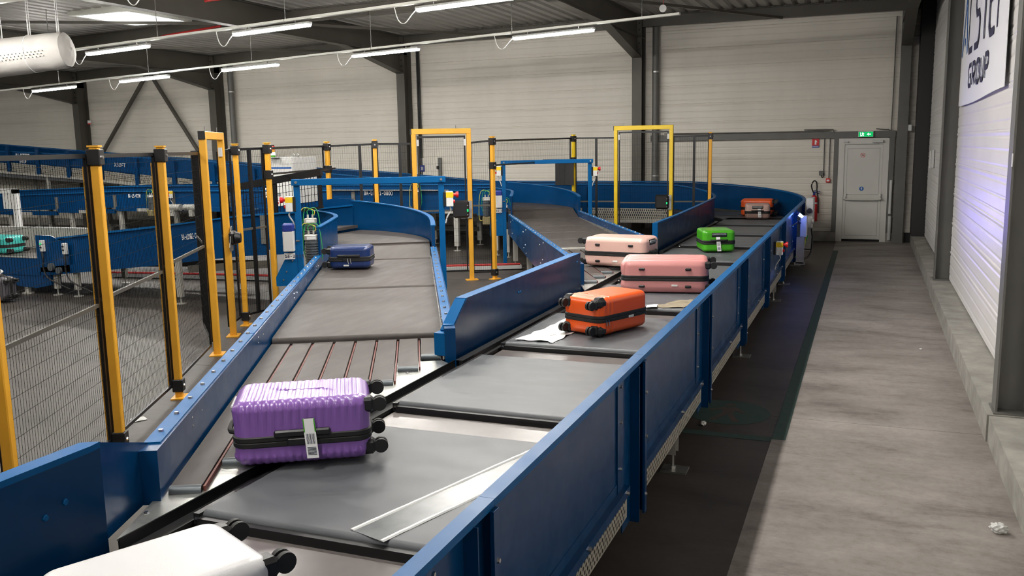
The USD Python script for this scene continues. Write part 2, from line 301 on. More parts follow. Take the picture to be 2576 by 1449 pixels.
for x in (-16.1, -4.5):
    part(c, 'rain_pipe', MB().cyl((x, WY - .16, 0), (x, WY - .16, 4.7 + drop(x)), .075, 16), 'steel_grey')
    for z in (1.4, 3.7): part(c, 'pipe_clip', MB().cyl((x, WY - .16, z), (x, WY - .16, z + .03), .082, 16), 'galva')
part(c, 'cable_ladder', MB().box(-10.52, -10.48, WY - .08, WY - .05, .3, 4.5).box(-10.46, -10.44, WY - .09, WY - .04, .3, 4.5), 'dark_trim')
c = struct('trim_8')            # steel rail and jambs of the door bay, cable conduits
part(c, 'rail', MB().box(-4.62, .50, WY - .1, WY, 2.18, 2.315), 'steel_grey')
for xa, xb in ((-.69, -.598), (.394, .49)): part(c, 'jamb', MB().box(xa, xb, WY - .1, WY, .2, 2.18), 'steel_grey')
b = MB().tube([(-4.3, WY - .12, 2.345), (-2.5, WY - .12, 2.335), (-1.0, WY - .12, 2.33), (-.8, WY - .12, 2.35)], .014); b.tube([(-1.3, WY - .11, 2.365), (-.72, WY - .11, 2.36), (-.70, WY - .11, 2.30)], .014)
part(c, 'conduit', b, 'steel_grey'); part(c, 'conduit', MB().tube([(.12, WY - .08, 2.36), (.36, WY - .08, 2.34), (.41, WY - .06, 2.42), (.42, WY - .06, 4.6)], .012), 'steel_grey')
for x, z0 in ((-.885, 1.45), (-.775, 1.33)): part(c, 'conduit', MB().cyl((x, WY - .05, z0), (x, WY - .05, 2.2), .011, 8), 'steel_grey')
part(c, 'downpipe', MB().cyl((.46, WY - .14, .05), (.46, WY - .14, .55), .035, 12).cyl((.455, WY - .14, .6), (.455, WY - .14, 1.3), .03, 12), 'light_grey')
d1 = struct('door_1', (-.1, WY - .05, 0))
y0 = WY - .075
for q in ((-.596, -.475, 0, 2.0445), (.275, .389, 0, 2.0445), (-.596, .389, 2.045, 2.17)): part(d1, 'door_frame', MB().box(q[0], q[1], y0 - .02, WY - .001, q[2], q[3]), 'door_white')
part(d1, 'door_leaf', MB().bbox((-.1, y0 + .015, 1.045), (.375, 0, 0), (0, .022, 0), (0, 0, .995), .006), 'door_white')
part(d1, 'seal', MB().box(-.482, .282, y0 + .04, y0 + .045, .02, 2.05), 'dark_trim')
b = MB()
for za, zb in ((.13, .86), (1.0, 1.96)):
    for xa, xb, zc, zd in ((-.42, -.413, za, zb), (.213, .22, za, zb), (-.42, .22, za, za + .007), (-.42, .22, zb - .007, zb)): b.box(xa, xb, y0 - .0095, y0 - .005, zc, zd)
part(d1, 'panel_groove', b, 'grey_plastic')
b = MB().tube([(-.43, y0 - .03, .96), (-.43, y0 - .10, .93), (-.40, y0 - .11, .90), (.22, y0 - .11, .90), (.25, y0 - .10, .93), (.25, y0 - .03, .96)], .016, 8); b.bbox((-.43, y0 - .03, .95), (.022, 0, 0), (0, .03, 0), (0, 0, .07), .006); b.bbox((.25, y0 - .03, .95), (.022, 0, 0), (0, .03, 0), (0, 0, .07), .006)
b.bbox((-.09, y0 - .016, .95), (.33, 0, 0), (0, .014, 0), (0, 0, .045), .005); part(d1, 'push_bar', b, 'door_white')
part(d1, 'door_closer', MB().bbox((.16, y0 - .05, 2.10), (.11, 0, 0), (0, .03, 0), (0, 0, .028), .006).bar((.16, y0 - .05, 2.055), (-.15, y0 - .05, 2.055), .012, .016).bbox((-.45, y0 - .04, 2.10), (.04, 0, 0), (0, .02, 0), (0, 0, .02), .004), 'light_grey')
ring = Point(0, 0).buffer(.045, 24).difference(Point(0, 0).buffer(.038, 24)).union(sbox(-.042, -.004, .042, .004).intersection(Point(0, 0).buffer(.042)).buffer(0))
from shapely import affinity
ring = Point(0, 0).buffer(.045, 24).difference(Point(0, 0).buffer(.038, 24)).union(affinity.rotate(sbox(-.04, -.004, .04, .004), -45, origin=(0, 0)))
part(d1, 'round_sign', MB().poly(ring, (-.115, y0 - .008, 1.82), (1, 0, 0), (0, 0, 1), (0, -1, 0), .003), 'red'); part(d1, 'round_sign', MB().poly(affinity.rotate(sbox(-.02, -.005, .022, .003), 35), (-.11, y0 - .008, 1.82), (1, 0, 0), (0, 0, 1), (0, -1, 0), .004), 'ink')
part(d1, 'round_sign', MB().poly(Point(0, 0).buffer(.045, 24), (-.115, y0 - .008, 1.12), (1, 0, 0), (0, 0, 1), (0, -1, 0), .003), 'ink_blue')
part(d1, 'arrow', MB().poly(Polygon([(-.006, -.03), (.006, -.03), (.006, .005), (.018, .005), (0, .032), (-.018, .005), (-.006, .005)]), (-.115, y0 - .011, 1.12), (1, 0, 0), (0, 0, 1), (0, -1, 0), .003), 'paint_white')
# ------------------------------------------------ lamps on their trays
def lerp(p, q, t): return np.asarray(p, float) + (np.asarray(q, float) - np.asarray(p, float)) * t
LL = 'bright batten lamp on a tray above or left of the picture'
def tray(p, q, label, lamps, lab, ropes=True):
    p, q = np.asarray(p, float), np.asarray(q, float); L = np.linalg.norm(q - p); t = thing('cable_tray', label, 'cable tray', p)
    n = int(L / 3) + 1
    for i in range(n): part(t, 'rail', MB().bar(lerp(p, q, i / n), lerp(p, q, (i + 1) / n) - nrm(q - p) * .012, .075, .035), 'tray_white')
    b = MB()
    for i in range(n + 1): b.cyl(lerp(p, q, min(.97, max(.03, i / n))), lerp(p, q, min(.97, max(.03, i / n))) + (0, 0, .72), .006, 6)
    part(t, 'suspension_rod', b, 'chrome', kind='stuff')
    d = nrm(q - p); side = nrm(np.cross(d, (0, 0, 1)))
    for k, s_ in enumerate(lamps):
        c = p + d * s_ + (0, 0, -.085); l = thing('batten_lamp', lab[k], 'lamp', c, group='lamp rows over the hall' if lab[k] == LL else None)
        b = MB().bbox(c + (0, 0, .012), d * .72, side * .05, np.array((0, 0, .018)), .008)
        part(l, 'housing', b, 'light_grey')
        sec = Polygon([(-.05, .0), (.05, 0), (.046, -.022), (.03, -.038), (-.03, -.038), (-.046, -.022)])
        part(l, 'diffuser', MB().poly(sec, c - d * .70, side, (0, 0, 1), d, 1.40), 'lamp')
        part(l, 'hanger', MB().bar(c + d * .45 + (0, 0, .03), c + d * .45 + (0, 0, .075), .02, .012), 'chrome'); part(l, 'hanger', MB().bar(c - d * .45 + (0, 0, .03), c - d * .45 + (0, 0, .075), .02, .012), 'chrome')
        e = c + d * .72; dn = d
        part(l, 'lamp_cable', MB().tube([e, e + dn * .08 + (0, 0, -.06), e + dn * .2 + (0, 0, -.16), e + dn * .3 + (0, 0, -.1), e + dn * .36 + (0, 0, .09)], .007, 5), 'cable_white')
T0, T1 = np.array((-2.73, 13.94, 4.06)), np.array((-22.5, 15.95, 3.53))
dd = nrm(T1 - T0)
tray(T0, T1, 'white cable tray with lamps nearest the back wall', [np.dot(np.array((x, T0[1], T0[2])) - T0, dd) + o for x, o in ((-4.82, .02), (-8.10, .04), (-11.30, .05), (-14.30, .0), (-17.2, .0))],
     ['rightmost bright batten lamp of the row nearest the back wall', 'batten lamp second from the right in the back row', 'batten lamp in the middle of the row nearest the back wall', 'batten lamp above the apex of the diagonal wall braces', 'leftmost batten lamp of the row nearest the back wall'])
U0, U1 = np.array((-2.7, 10.63, 4.10)), np.array((-15.5, 11.94, 3.76)); dd2 = nrm(U1 - U0)
tray(U0, U1, 'white cable tray with lamps running behind the white air duct', [2.2, 5.42, 8.65], ['batten lamp at the top edge above the yellow door frame', 'batten lamp under the big roof beam left of centre', 'batten lamp right beside the end of the white air duct'])
tray((-2.7, 8.0, 4.12), (-14, 8.6, 3.95), 'white cable tray along the top left edge of the picture', [.9, 4.2, 8.15], [LL, LL, 'batten lamp cut off by the top edge, above the air duct'])
for y, wh in ((4.6, 'just ahead of'),):
    tray((-3.6, y, 4.15), (-14.5, y, 4.05), f'white cable tray across the hall, {wh} the camera', [3.6, 7.0, 10.4], [LL] * 3)
tray((-2.66, 10.6, 4.12), (-2.66, -6.5, 4.12), 'white cable tray over the sorter running towards the camera', [.8, 3.0, 5.4, 8.2, 11.2, 14.2], [LL] * 6)
for x, y, wh in ((-19., 9., 'level with the air duct'), (-19., 4.5, 'nearest the camera side'), (-24, 12.5, 'nearest the back wall')):
    tray((x + 2.2, y, 4.0 + drop(x)), (x - 5, y, 4.0 + drop(x)), f'white cable tray at the left end of the hall, {wh}', [1.5, 4.6], [LL] * 2)

# ------------------------------------------------ conveyor path helpers
u2, v2 = np.array([-.463, .886]), np.array([.886, .463])
def frame(o):
    def P(a, c, z): return np.array([*(np.asarray(o) + u2 * a + v2 * c), z])
    return P
U3, V3, Z3 = np.array([*u2, 0]), np.array([*v2, 0]), np.array([0, 0, 1.])
# ------------------------------------------------ main sorter
so = thing('sorter_conveyor', 'long blue sorter conveyor beside the walkway, curving round at the far end', 'conveyor', (-1.9, 8, 0))
XO, XI, ZT = -1.05, -1.105, 1.055
posts = [.37, 2.47, 4.52, 6.69, 8.85, 11.0, 13.15, 15.3, 17.2]
CX, CY = -3.6, 17.45
def arc(r, a0, a1, z0, z1, n=18): return [(CX + r * math.cos(t), CY + r * math.sin(t), z0 + (z1 - z0) * i / n) for i, t in enumerate(np.linspace(a0, a1, n + 1))]
ends = [-1.2] + posts
hole = unary_union([Point(.04 + .041 * i + (.0205 if j % 2 else 0), .019 + .026 * j).buffer(.0112, 3) for i in range(38) for j in range(4)])
perf = sbox(0, 0, 1.62, .115).difference(hole)
for a, e in zip(ends[:-1], ends[1:]):
    part(so, 'guard_panel', MB().box(-1.092, -1.086, a, e, .40, 1.035), 'blue')
    part(so, 'rim', MB().box(XI, XO, a + .002, e, 1.028, ZT), 'blue_lit')
    part(so, 'kick_rail', MB().box(-1.10, XO, a + .03, e - .30, .405, .45).box(-1.10, -1.094 + .012, a + .03, e - .3, .45, .50), 'blue')
    part(so, 'perforated_plate', MB().poly(perf, (-1.062, a + .04, .287), (0, (e - a - .36) / 1.62, 0), (0, 0, 1), (-1, 0, 0), .003), 'perforated', smooth=False)
    b = MB(); b.box(-1.09, -1.078, e - .44, e - .33, .42, 1.03); part(so, 'stiffener', b, 'blue')
    b = MB(); b.box(-1.09, -1.084, e - .33, e, .20, 1.03).box(-1.09, -1.035, e - .006, e, .20, 1.03).box(-1.09, -1.035, e - .17, e - .164, .20, 1.03).box(-1.048, -1.035, e - .045, e - .006, .20, 1.03); part(so, 'post', b, 'blue')
    b = MB()
    for z in (.30, .62, .86): b.bolt((-1.035, e - .02, z), (1, 0, 0), .01)
    for z in (.56, .80, .98): b.bolt((-1.078, e - .385, z), (1, 0, 0), .009)
    b.bolt((XO, e - .36, .43), (1, 0, 0), .012, .012).bolt((XO, (a + e) / 2, .43), (1, 0, 0), .012, .012)
    part(so, 'bolt_row', b, 'zinc_bolt', kind='stuff')
for y in (-.6, 2.25, 5.69, 9.09, 12.5, 14.02, 16.2):
    b = MB().box(-1.16, -1.154, y - .05, y + .05, .12, .6).box(-1.16, -1.10, y + .044, y + .05, .12, .6).box(-1.16, -1.10, y - .05, y - .044, .12, .6)
    l = part(so, 'leg', b, 'galva_dull'); part(l, 'foot', MB().cyl((-1.13, y, .012), (-1.13, y, .16), .011, 8).box(-1.20, -1.03, y - .07, y + .07, 0, .012).cyl((-1.13, y, .012), (-1.13, y, .03), .022, 6), 'galva_plate')
part(so, 'bed', MB().box(-2.60, -1.13, -1.2, 17.4, .34, .575), 'black_metal'); part(so, 'chain_cover', MB().box(-2.56, -1.12, -1.2, 17.45, .575, .60), 'gap_grey')
part(so, 'side_skirt', MB().box(-2.64, -2.57, -1.2, 17.45, .50, .625), 'black_plastic')
# outer guard round the curve and along the back wall, climbing to the left
back = [(-4.2, 19.98, 1.31), (-8.4, 19.98, 1.325), (-11.2, 19.95, 1.56), (-13.6, 19.92, 1.70), (-17.8, 19.9, 2.0), (-21.3, 19.88, 2.24), (-28, 19.85, 2.74)]
outer = [(-1.077, 17.2, ZT)] + arc(2.523, 0, math.pi / 2, ZT, 1.30) + back
part(so, 'curve_guard', MB().sweep([(x, y, z - .55) for x, y, z in outer], [(-.004, 0), (.004, 0), (.004, .52), (-.004, .52)]), 'blue')
part(so, 'curve_rim', MB().sweep(outer, [(-.028, -.025), (.028, -.025), (.028, 0), (-.028, 0)]), 'blue_lit')
inner = [(-2.72, 12.33, ZT), (-2.72, 14, ZT), (-2.72, 16, ZT + .02)] + [(-2.72, 17.3, ZT + .04)] + arc(.88, 0, math.pi / 2, ZT + .04, 1.30, 14) + [(-4.2, 18.33, 1.31), (-5.5, 18.33, 1.325), (-8.4, 18.33, 1.325), (-11.2, 18.36, 1.52), (-15.7, 18.38, 1.93), (-22.6, 18.4, 2.26), (-28, 18.4, 2.68)]
part(so, 'inner_guard', MB().sweep([(x, y, z - .50) for x, y, z in inner], [(-.004, 0), (.004, 0), (.004, .48), (-.004, .48)]), 'blue')
part(so, 'inner_rim', MB().sweep(inner, [(-.028, -.022), (.028, -.022), (.028, 0), (-.028, 0)]), 'blue_lit')
part(so, 'guard_end', MB().prism([(-2.76, 12.30), (-2.69, 12.33), (-2.69, 12.36), (-2.76, 12.36)], .55, 1.045), 'blue_lit')
low = [(x, y, z - .50) for x, y, z in inner[4:]]
part(so, 'curve_bed', MB().sweep([(x, y, .56) for x, y, z in arc(1.7, 0, math.pi / 2, .5, .5, 16)], [(-.78, -.2), (.78, -.2), (.78, .04), (-.78, .04)]), 'black_metal')
mid = [(CX, 19.15, .63)] + [(x, 19.15, z - .66) for x, z in ((-5.5, 1.325), (-8.4, 1.325), (-11.2, 1.54), (-15.7, 1.93), (-22, 2.26), (-28, 2.70))]
part(so, 'back_bed', MB().sweep(mid, [(-.78, -.10), (.78, -.10), (.78, .03), (-.78, .03)]), 'carrier_belt')
bx = [(-3.7, .81, .60), (-5.55, .82, .60), (-7.0, .82, .6), (-8.4, .83, .62), (-9.8, .93, .72), (-11.2, 1.02, .82), (-12.6, 1.15, .95), (-14.0, 1.28, 1.07), (-15.2, 1.38, 1.18), (-16.45, 1.48, 1.28), (-17.66, 1.57, 1.36), (-18.87, 1.68, 1.47), (-20.0, 1.77, 1.56), (-21.1, 1.86, 1.63), (-22.2, 1.95, 1.70), (-23.5, 2.04, 1.78)]
for (xa, za, wa), (xb, zb, wb_) in zip(bx[:-1], bx[1:]):
    n = max(1, int(abs(xb - xa) / 1.62 + .5)); hh = perf
    dx = np.array([xb - xa + .16, 0, zb - za]); L = 1.62
    part(so, 'perforated_plate', MB().poly(perf, (xa - .08, 18.318, wa - .02), dx / L, (0, 0, 2.0), (0, 1, 0), .003), 'perforated', smooth=False)
    part(so, 'rib', MB().box(xb - .05, xb + .05, 18.27, 18.31, zb - .26, zb + .44), 'blue')
    part(so, 'lower_rail', MB().bar((xa, 18.33, wa - .05), (xb, 18.33, wb_ - .05), .1, .06), 'galva_dull')
part(so, 'lower_panel', MB().sweep([(x, 18.325, z) for x, z, w in bx], [(-.003, .02), (.003, .02), (.003, .20), (-.003, .20)]), 'blue')
for x in (-9.8, -12.6, -16.6, -18.3, -20.9, -23.0):
    zz = np.interp(-x, [-p[0] for p in bx], [p[2] for p in bx]); 
    for y in (18.4, 19.8): part(so, 'leg', MB().bar((x, y, 0), (x, y, zz), .09, .07, (0, 1, 0)), 'galva_dull')
for x, s_ in ((-17.4, 1), (-17.0, -1), (-19.9, -1)): part(so, 'strut', MB().bar((x - .5 * s_, 18.4, 1.33), (x + .1 * s_, 18.4, .75), .05, .05), 'galva')
b = MB().text('ALSTEF', .15, (-21.95, 18.31, 2.03), nrm((1, 0, -.05)) * .72, nrm((.05, 0, 1))); b.text('GROUP', .075, (-21.80, 18.31, 1.92), nrm((1, 0, -.05)) * .72, nrm((.05, 0, 1))); part(so, 'lettering', b, 'paint_white', smooth=False)
part(so, 'lettering', MB().text('XSOFT', .10, (-18.42, 18.31, 1.79), nrm((1, 0, -.06)) * .85, nrm((.06, 0, 1)), bold=False), 'paint_white', smooth=False)
# left guards of the straight run
part(so, 'left_guard', MB().poly(Polygon([(-1.2, .35), (2.49, .35), (2.49, .70), (2.49, 1.03), (2.47, ZT), (-1.2, ZT)]), (-2.71, 0, 0), (0, 1, 0), (0, 0, 1), (1, 0, 0), .012), 'blue')
part(so, 'left_rim', MB().prism([(-2.765, -1.2), (-2.69, -1.2), (-2.69, 2.44), (-2.70, 2.495), (-2.765, 2.46)], ZT - .022, ZT + .002), 'blue_lit')
part(so, 'corner_plate', MB().add([(-2.703, 2.49, .66), (-2.703, 2.49, ZT), (-2.86, 2.90, .66), (-2.86, 2.90, .905), (-2.711, 2.487, .66), (-2.711, 2.487, ZT), (-2.868, 2.897, .66), (-2.868, 2.897, .905)], [[0, 2, 3], [0, 3, 1], [4, 5, 7], [4, 7, 6], [1, 3, 7], [1, 7, 5]]), 'blue', smooth=False)
part(so, 'bolt_row', MB().bolt((-2.698, 2.22, .86), (1, 0, 0), .014).bolt((-2.698, 2.31, .885), (1, 0, 0), .014), 'blue_lit', kind='stuff')
g2 = Polygon([(5.60, .55), (8.70, .55), (8.70, ZT), (5.90, ZT), (5.62, .86), (5.56, .83), (5.56, .70)])
part(so, 'left_guard', MB().poly(g2, (-2.70, 0, 0), (0, 1, 0), (0, 0, 1), (1, 0, 0), .010), 'blue')
b = MB().bar((-2.735, 5.885, ZT - .008), (-2.735, 8.70, ZT - .008), .085, .02).bar((-2.735, 5.88, ZT - .01), (-2.735, 5.62, .862), .085, .02).box(-2.79, -2.70, 5.54, 5.64, .70, .86); part(so, 'left_rim', b, 'blue_lit')
part(so, 'skirt_rail', MB().box(-2.66, -2.6, 5.6, 8.7, .60, .66), 'black_plastic'); part(so, 'skirt_rail', MB().box(-2.66, -2.6, 12.3, 17.3, .60, .66), 'black_plastic')
part(so, 'bolt_row', MB().bolt((-2.69, 6.98, .93), (1, 0, 0), .012).bolt((-2.69, 6.94, .93), (1, 0, 0), .012).bolt((-2.69, 8.58, .98), (1, 0, 0), .012).bolt((-2.69, 5.66, .80), (1, 0, 0), .012).bolt((-2.69, 5.66, .72), (1, 0, 0), .012), 'blue_lit', kind='stuff')

# carriers (tilting belt trays) riding on the sorter
where = ['nearest belt carrier, under the white suitcase at the bottom edge', 'belt carrier beside the purple suitcase, with a torn film strip on it', 'empty wide belt carrier between the purple and the near orange suitcase', 'belt carrier under the near orange suitcase', 'belt carrier under the dusky pink suitcase',
         'belt carrier just behind the dusky pink suitcase', 'belt carrier under the green suitcase', 'empty belt carrier just behind the green suitcase', 'empty belt carrier between green and rose gold suitcases', 'belt carrier under the rose gold suitcase at the far bend']
fronts = [1.12, 2.84, 4.55, 6.25, 7.97, 9.72, 11.47, 13.23, 15.0, 16.8]
def carrier(lab, T):
    """T maps carrier coordinates (across, along, z) to the world"""
    c0 = T(0, .6, .6); t = thing('sorter_carrier', lab, 'carrier', c0)
    rad = .028; sec = [(0, .615)] + [(rad - rad * math.cos(q), .632 + rad * math.sin(q)) for q in np.linspace(0, math.pi / 2, 6)]
    L = 1.29; sec = sec + [(L - a, z) for a, z in sec[::-1]]; w0, w1 = -.66, .70
    b = MB()
    for (a, z), (a2, z2) in zip(sec[:-1], sec[1:]): pass
    v = [T(w, a, z) for w in (w0, w1) for a, z in sec]; m = len(sec)
    f = [q for j in range(m - 1) for q in ((j, j + 1, m + j + 1), (j, m + j + 1, m + j))] + [q for j in range(1, m - 1) for q in ((0, j + 1, j), (m, m + j, m + j + 1))]
    part(t, 'belt', MB().add(v, f), 'carrier_belt', smooth=40)
    def tb(x0, x1, y0, y1, z0, z1): return MB().add([T(x, y, z) for z in (z0, z1) for x, y in ((x0, y0), (x1, y0), (x1, y1), (x0, y1))], BOXF)
    part(t, 'front_lip', tb(w0, w1, -.035, .012, .601, .640), 'black_plastic'); part(t, 'end_cap', tb(w0 - .03, w0, -.02, L + .01, .605, .655), 'black_plastic'); part(t, 'side_cap', tb(w1, w1 + .02, -.02, L + .01, .605, .655), 'black_plastic')
    part(t, 'roller_pin', MB().cyl(T(w0 - .02, -.02, .63), T(w0 + .03, -.02, .63), .009, 8), 'chrome')
    part(t, 'gap_flap', tb(w0, w1, L + .02, L + .35, .601, .612), 'gap_grey')
for lab, y in zip(where, fronts): carrier(lab, lambda c, a, z, y=y: np.array((-1.88 + c, y + a, z)))
for k, (lab, t0) in enumerate((('belt carrier in the bend under the far orange suitcase', 24), ('dark belt carrier turning the far corner of the bend', 68))):
    t0 = math.radians(t0)
    carrier(lab, lambda c, a, z, t0=t0: np.array((CX + (1.72 + c) * math.cos(t0 + (a - .6) / 1.9), CY + .15 + (1.72 + c) * math.sin(t0 + (a - .6) / 1.9), z)))

# ------------------------------------------------ the two merging infeed conveyors and their bends
def infeed(o, tagA, arch_a, deep):
    P = frame(o); t = thing('infeed_conveyor', f'grey belt infeed conveyor {tagA}', 'conveyor', P(1, -.63, 0)); W = 1.27
    def band(a0, a1, c0, c1, z0, z1, th=.05, r=.03):
        sl = (z1 - z0) / (a1 - a0); sec = [(a0, -th)] + [(a0 + r - r * math.cos(q), -r + r * math.sin(q)) for q in np.linspace(0, math.pi / 2, 6)]; sec += [(a1, 0), (a1, -th)]
        v = [P(a, c, z0 + (a - a0) * sl + dz) for c in (c0, c1) for a, dz in sec]; m = len(sec)
        f = [q for j in range(m - 1) for q in ((j, j + 1, m + j + 1), (j, m + j + 1, m + j))] + [(m - 1, 0, m), (m - 1, m, 2 * m - 1)] + [q for j in range(1, m - 1) for q in ((0, j + 1, j), (m, m + j, m + j + 1))]
        return MB().add(v, f)
    w = W / 8
    for i in range(8):
        c0, c1 = -W + i * w, -W + (i + 1) * w - .022
        ae = -.57 + (c1 + .022) * 2.1
        part(t, 'strip_belt', band(ae, -.03, c0, c1, .703, .712, .03), 'belt'); part(t, 'end_roller', MB().cyl(P(ae + .02, c0, .682), P(ae + .02, c1, .682), .026, 12), 'grey_plastic' if False else 'steel_motor')
        part(t, 'red_guide', MB().add([P(a, c, z) for z in (.66, .699) for a, c in ((ae + .02, c1 + .005), (-.03, c1 + .005), (-.03, c1 + .015), (ae + .02, c1 + .015))], BOXF), 'red_guide')
    Pw = [(-2.64, o[1] - 3.59), (-2.64, o[1] - .62), (-2.72, o[1] - .56), (-3.3, o[1] - .9), (-3.38, o[1] - 1.85), (-2.90, o[1] - 2.98)]
    part(t, 'end_plate', MB().prism(Pw, .668, .676), 'galva_plate'); part(t, 'end_fascia', MB().box(-2.645, -2.637, o[1] - 3.58, o[1] - .5, .50, .674), 'black_metal')
    b = MB()
    for yy in (-3.35, -2.9, -2.15, -1.45, -.95): b.bolt((-2.72 - (.06 if yy > -3 else 0), o[1] + yy, .676), (0, 0, 1), .012, .006)
    part(t, 'bolt_row', b, 'zinc_bolt', kind='stuff')
    cuts = [(0.0, 2.17, .748, .768), (2.23, 4.30, .775, .79)] if not deep else [(0., .95, .745, .75), (1.0, 1.95, .755, .76), (2.0, 2.95, .765, .77), (3.0, 4.30, .775, .79)]
    for a0, a1, z0, z1 in cuts:
        part(t, 'belt', band(a0, a1, -W, 0, z0, z1), 'belt')
        if deep: part(t, 'edge_strip', band(a0 - .045, a0 - .005, -W, 0, z0 - .012, z0 - .010, .03, .008), 'galva_dull')
    pass; part(t, 'belt', band(4.36, 5.05, -W, 0, .79, .93), 'belt')
    part(t, 'bed', MB().add([P(a, c, z) for z in (.46, .66) for a, c in ((-.5, -W - .02), (4.9, -W - .02), (4.9, .02), (-.5, .02))], BOXF).add([P(a, c, z) for z in (.46, .66) for a, c in ((-2.75, -W - .02), (-.5, -W - .02), (-.5, .02), (-.62, -.05))], BOXF), 'black_metal')
    part(t, 'side_strip', MB().add([P(a, c, z) for z in (.66, .80) for a, c in ((-.2, .0), (4.5, .0), (4.5, .006), (-.2, .006))], BOXF), 'galva')
    zt = .90
    def guard(c0, c1, a0, a1, zb, zb2, nm):
        gp = MB().add([P(a, c, z) for c in (c0, c1) for a, z in ((a0, zb), (a1, zb2), (a1, zt), (a0, zt))], np.array([[0, 1, 2], [0, 2, 3], [4, 6, 5], [4, 7, 6], [0, 4, 5], [0, 5, 1], [1, 5, 6], [1, 6, 2], [2, 6, 7], [2, 7, 3], [3, 7, 4], [3, 4, 0]]))
        g = part(t, 'side_guard', gp, 'blue'); n = 3
        for k in range(n):
            A0, A1 = lerp(a0 + .1, a1 - .02, k / n), lerp(a0 + .1, a1 - .02, (k + 1) / n) - .008
            part(t, 'cover_strip', MB().add([P(a, c, z) for z in (zt - .002, zt + .006) for a, c in ((A0, c0 - .004), (A1, c0 - .004), (A1, c1 - .012), (A0, c1 - .012))], BOXF), 'blue_lit')
        b = MB()
        for a in np.arange(a0 + .25, a1, .27 if not deep else .25): b.bolt(P(a, (c0 + c1) / 2 - .01, zt + .005), Z3, .013, .012)
        for a in np.arange(a0 + .6, a1, 1.9):
            s_ = 1 if nm == 'L' else -1; c = c1 if nm == 'L' else c0
            for q, z in ((0, .86), (0, .82), (.2, .84)): b.bolt(P(a + q, c, z), V3 * s_, .005, .004)
            if nm == 'L' and deep:
                for q, z in ((0, .86), (.1, .62), (.35, .80), (.3, .55), (0, .5)): b.bolt(P(a + q, c0, z), -V3, .011, .006)
        part(t, 'bolt_row', b, 'zinc_bolt', kind='stuff')
    guard(-W - .095, -W - .015, -2.97, 4.12, .66 if not deep else .30, .55, 'L'); guard(.008, .085, -.62, 4.6, .6, .6, 'R')
    for a in ((.6, 3.6) if not deep else (.2, 1.6, 3.6)):
        for c in (-W - .02, .0):
            b = MB().add([P(a_, c_, z) for z in (.1, .5) for a_, c_ in ((a, c - .04), (a + .06, c - .04), (a + .06, c + .04), (a, c + .04))], BOXF); b.cyl(P(a + .03, c, 0), P(a + .03, c, .12), .012, 8).cyl(P(a + .03, c, 0), P(a + .03, c, .012), .06, 14); part(t, 'leg', b, 'galva_dull')
    # blue arch over the belt
    ar = thing('conveyor_arch', f'blue square tube arch over the {tagA.split(",")[0].replace("merging ", "")} infeed belt', 'arch', P(arch_a, -.66, 0)); zh = 1.83 if not deep else 1.885; cl, cr = -1.45, .125
    for c in (cl, cr): part(ar, 'upright', MB().bbox(P(arch_a, c, zh / 2), U3 * .03, V3 * .032, Z3 * zh / 2, .004), 'blue_lit')
    part(ar, 'crossbar', MB().bbox(P(arch_a - .035, (cl + cr) / 2, zh - .035), U3 * .02, V3 * ((cr - cl) / 2 + .05), Z3 * .035, .004), 'blue_lit')
    part(ar, 'bolt', MB().bolt(P(arch_a - .055, cl, zh - .035), -U3, .018, .01), 'zinc_bolt'); part(ar, 'bolt', MB().bolt(P(arch_a - .055, cr, zh - .035), -U3, .018, .01), 'zinc_bolt')
    # bend
    bn = thing('curve_conveyor', f'blue walled belt bend feeding the {tagA.split(",")[0].replace("merging ", "")} infeed', 'conveyor', P(5, -W - .6, 0)); a_s = 4.95; ri = .60
    C = P(a_s, -W - ri, 0)[:2]; th0 = math.atan2(v2[1], v2[0]); th1 = math.pi / 2
    def AR(r, z0, z1, ta=th0, tb=th1, n=16): return [(C[0] + r * math.cos(q), C[1] + r * math.sin(q), z0 + (z1 - z0) * i / n) for i, q in enumerate(np.linspace(ta, tb, n + 1))]
    part(bn, 'belt', MB().sweep(AR(ri + W / 2, .93, .965), [(-W / 2, -.04), (W / 2, -.04), (W / 2, 0), (-W / 2, 0)]), 'belt')
    go = AR(ri + W + .04, 1.21, 1.38); part(bn, 'outer_guard', MB().sweep([tuple(P(4.55, .045, 1.17))] + [tuple(P(4.75, .045, 1.2))] + go + [(C[0] - .12, C[1] + ri + W + .04, 1.385)], [(-.02, -.6), (.02, -.6), (.02, 0), (-.02, 0)]), 'blue')
    part(bn, 'outer_rim', MB().sweep([tuple(P(4.55, .045, 1.18))] + [tuple(P(4.75, .045, 1.21))] + [(x, y, z + .008) for x, y, z in go] + [(C[0] - .12, C[1] + ri + W + .04, 1.393)], [(-.03, -.014), (.03, -.014), (.03, 0), (-.03, 0)]), 'blue_lit')
    gi = AR(ri + .08, 1.28, 1.33); part(bn, 'inner_guard', MB().sweep([tuple(P(4.0, -W - .045, 1.235)), tuple(P(4.5, -W + .03, 1.26))] + gi + [(C[0] - .3, C[1] + ri + .08, 1.33)], [(-.012, -.55), (.012, -.55), (.012, 0), (-.012, 0)]), 'blue')
    part(bn, 'inner_rim', MB().sweep([tuple(P(4.0, -W - .045, 1.245)), tuple(P(4.5, -W + .03, 1.27))] + [(x, y, z + .01) for x, y, z in gi] + [(C[0] - .3, C[1] + ri + .08, 1.34)], [(-.028, -.012), (.028, -.012), (.028, 0), (-.028, 0)]), 'blue_lit')
    part(bn, 'support', MB().sweep(AR(ri + W / 2, .6, .6), [(-W / 2, 0), (W / 2, 0), (W / 2, .28), (-W / 2, .28)]), 'black_metal')
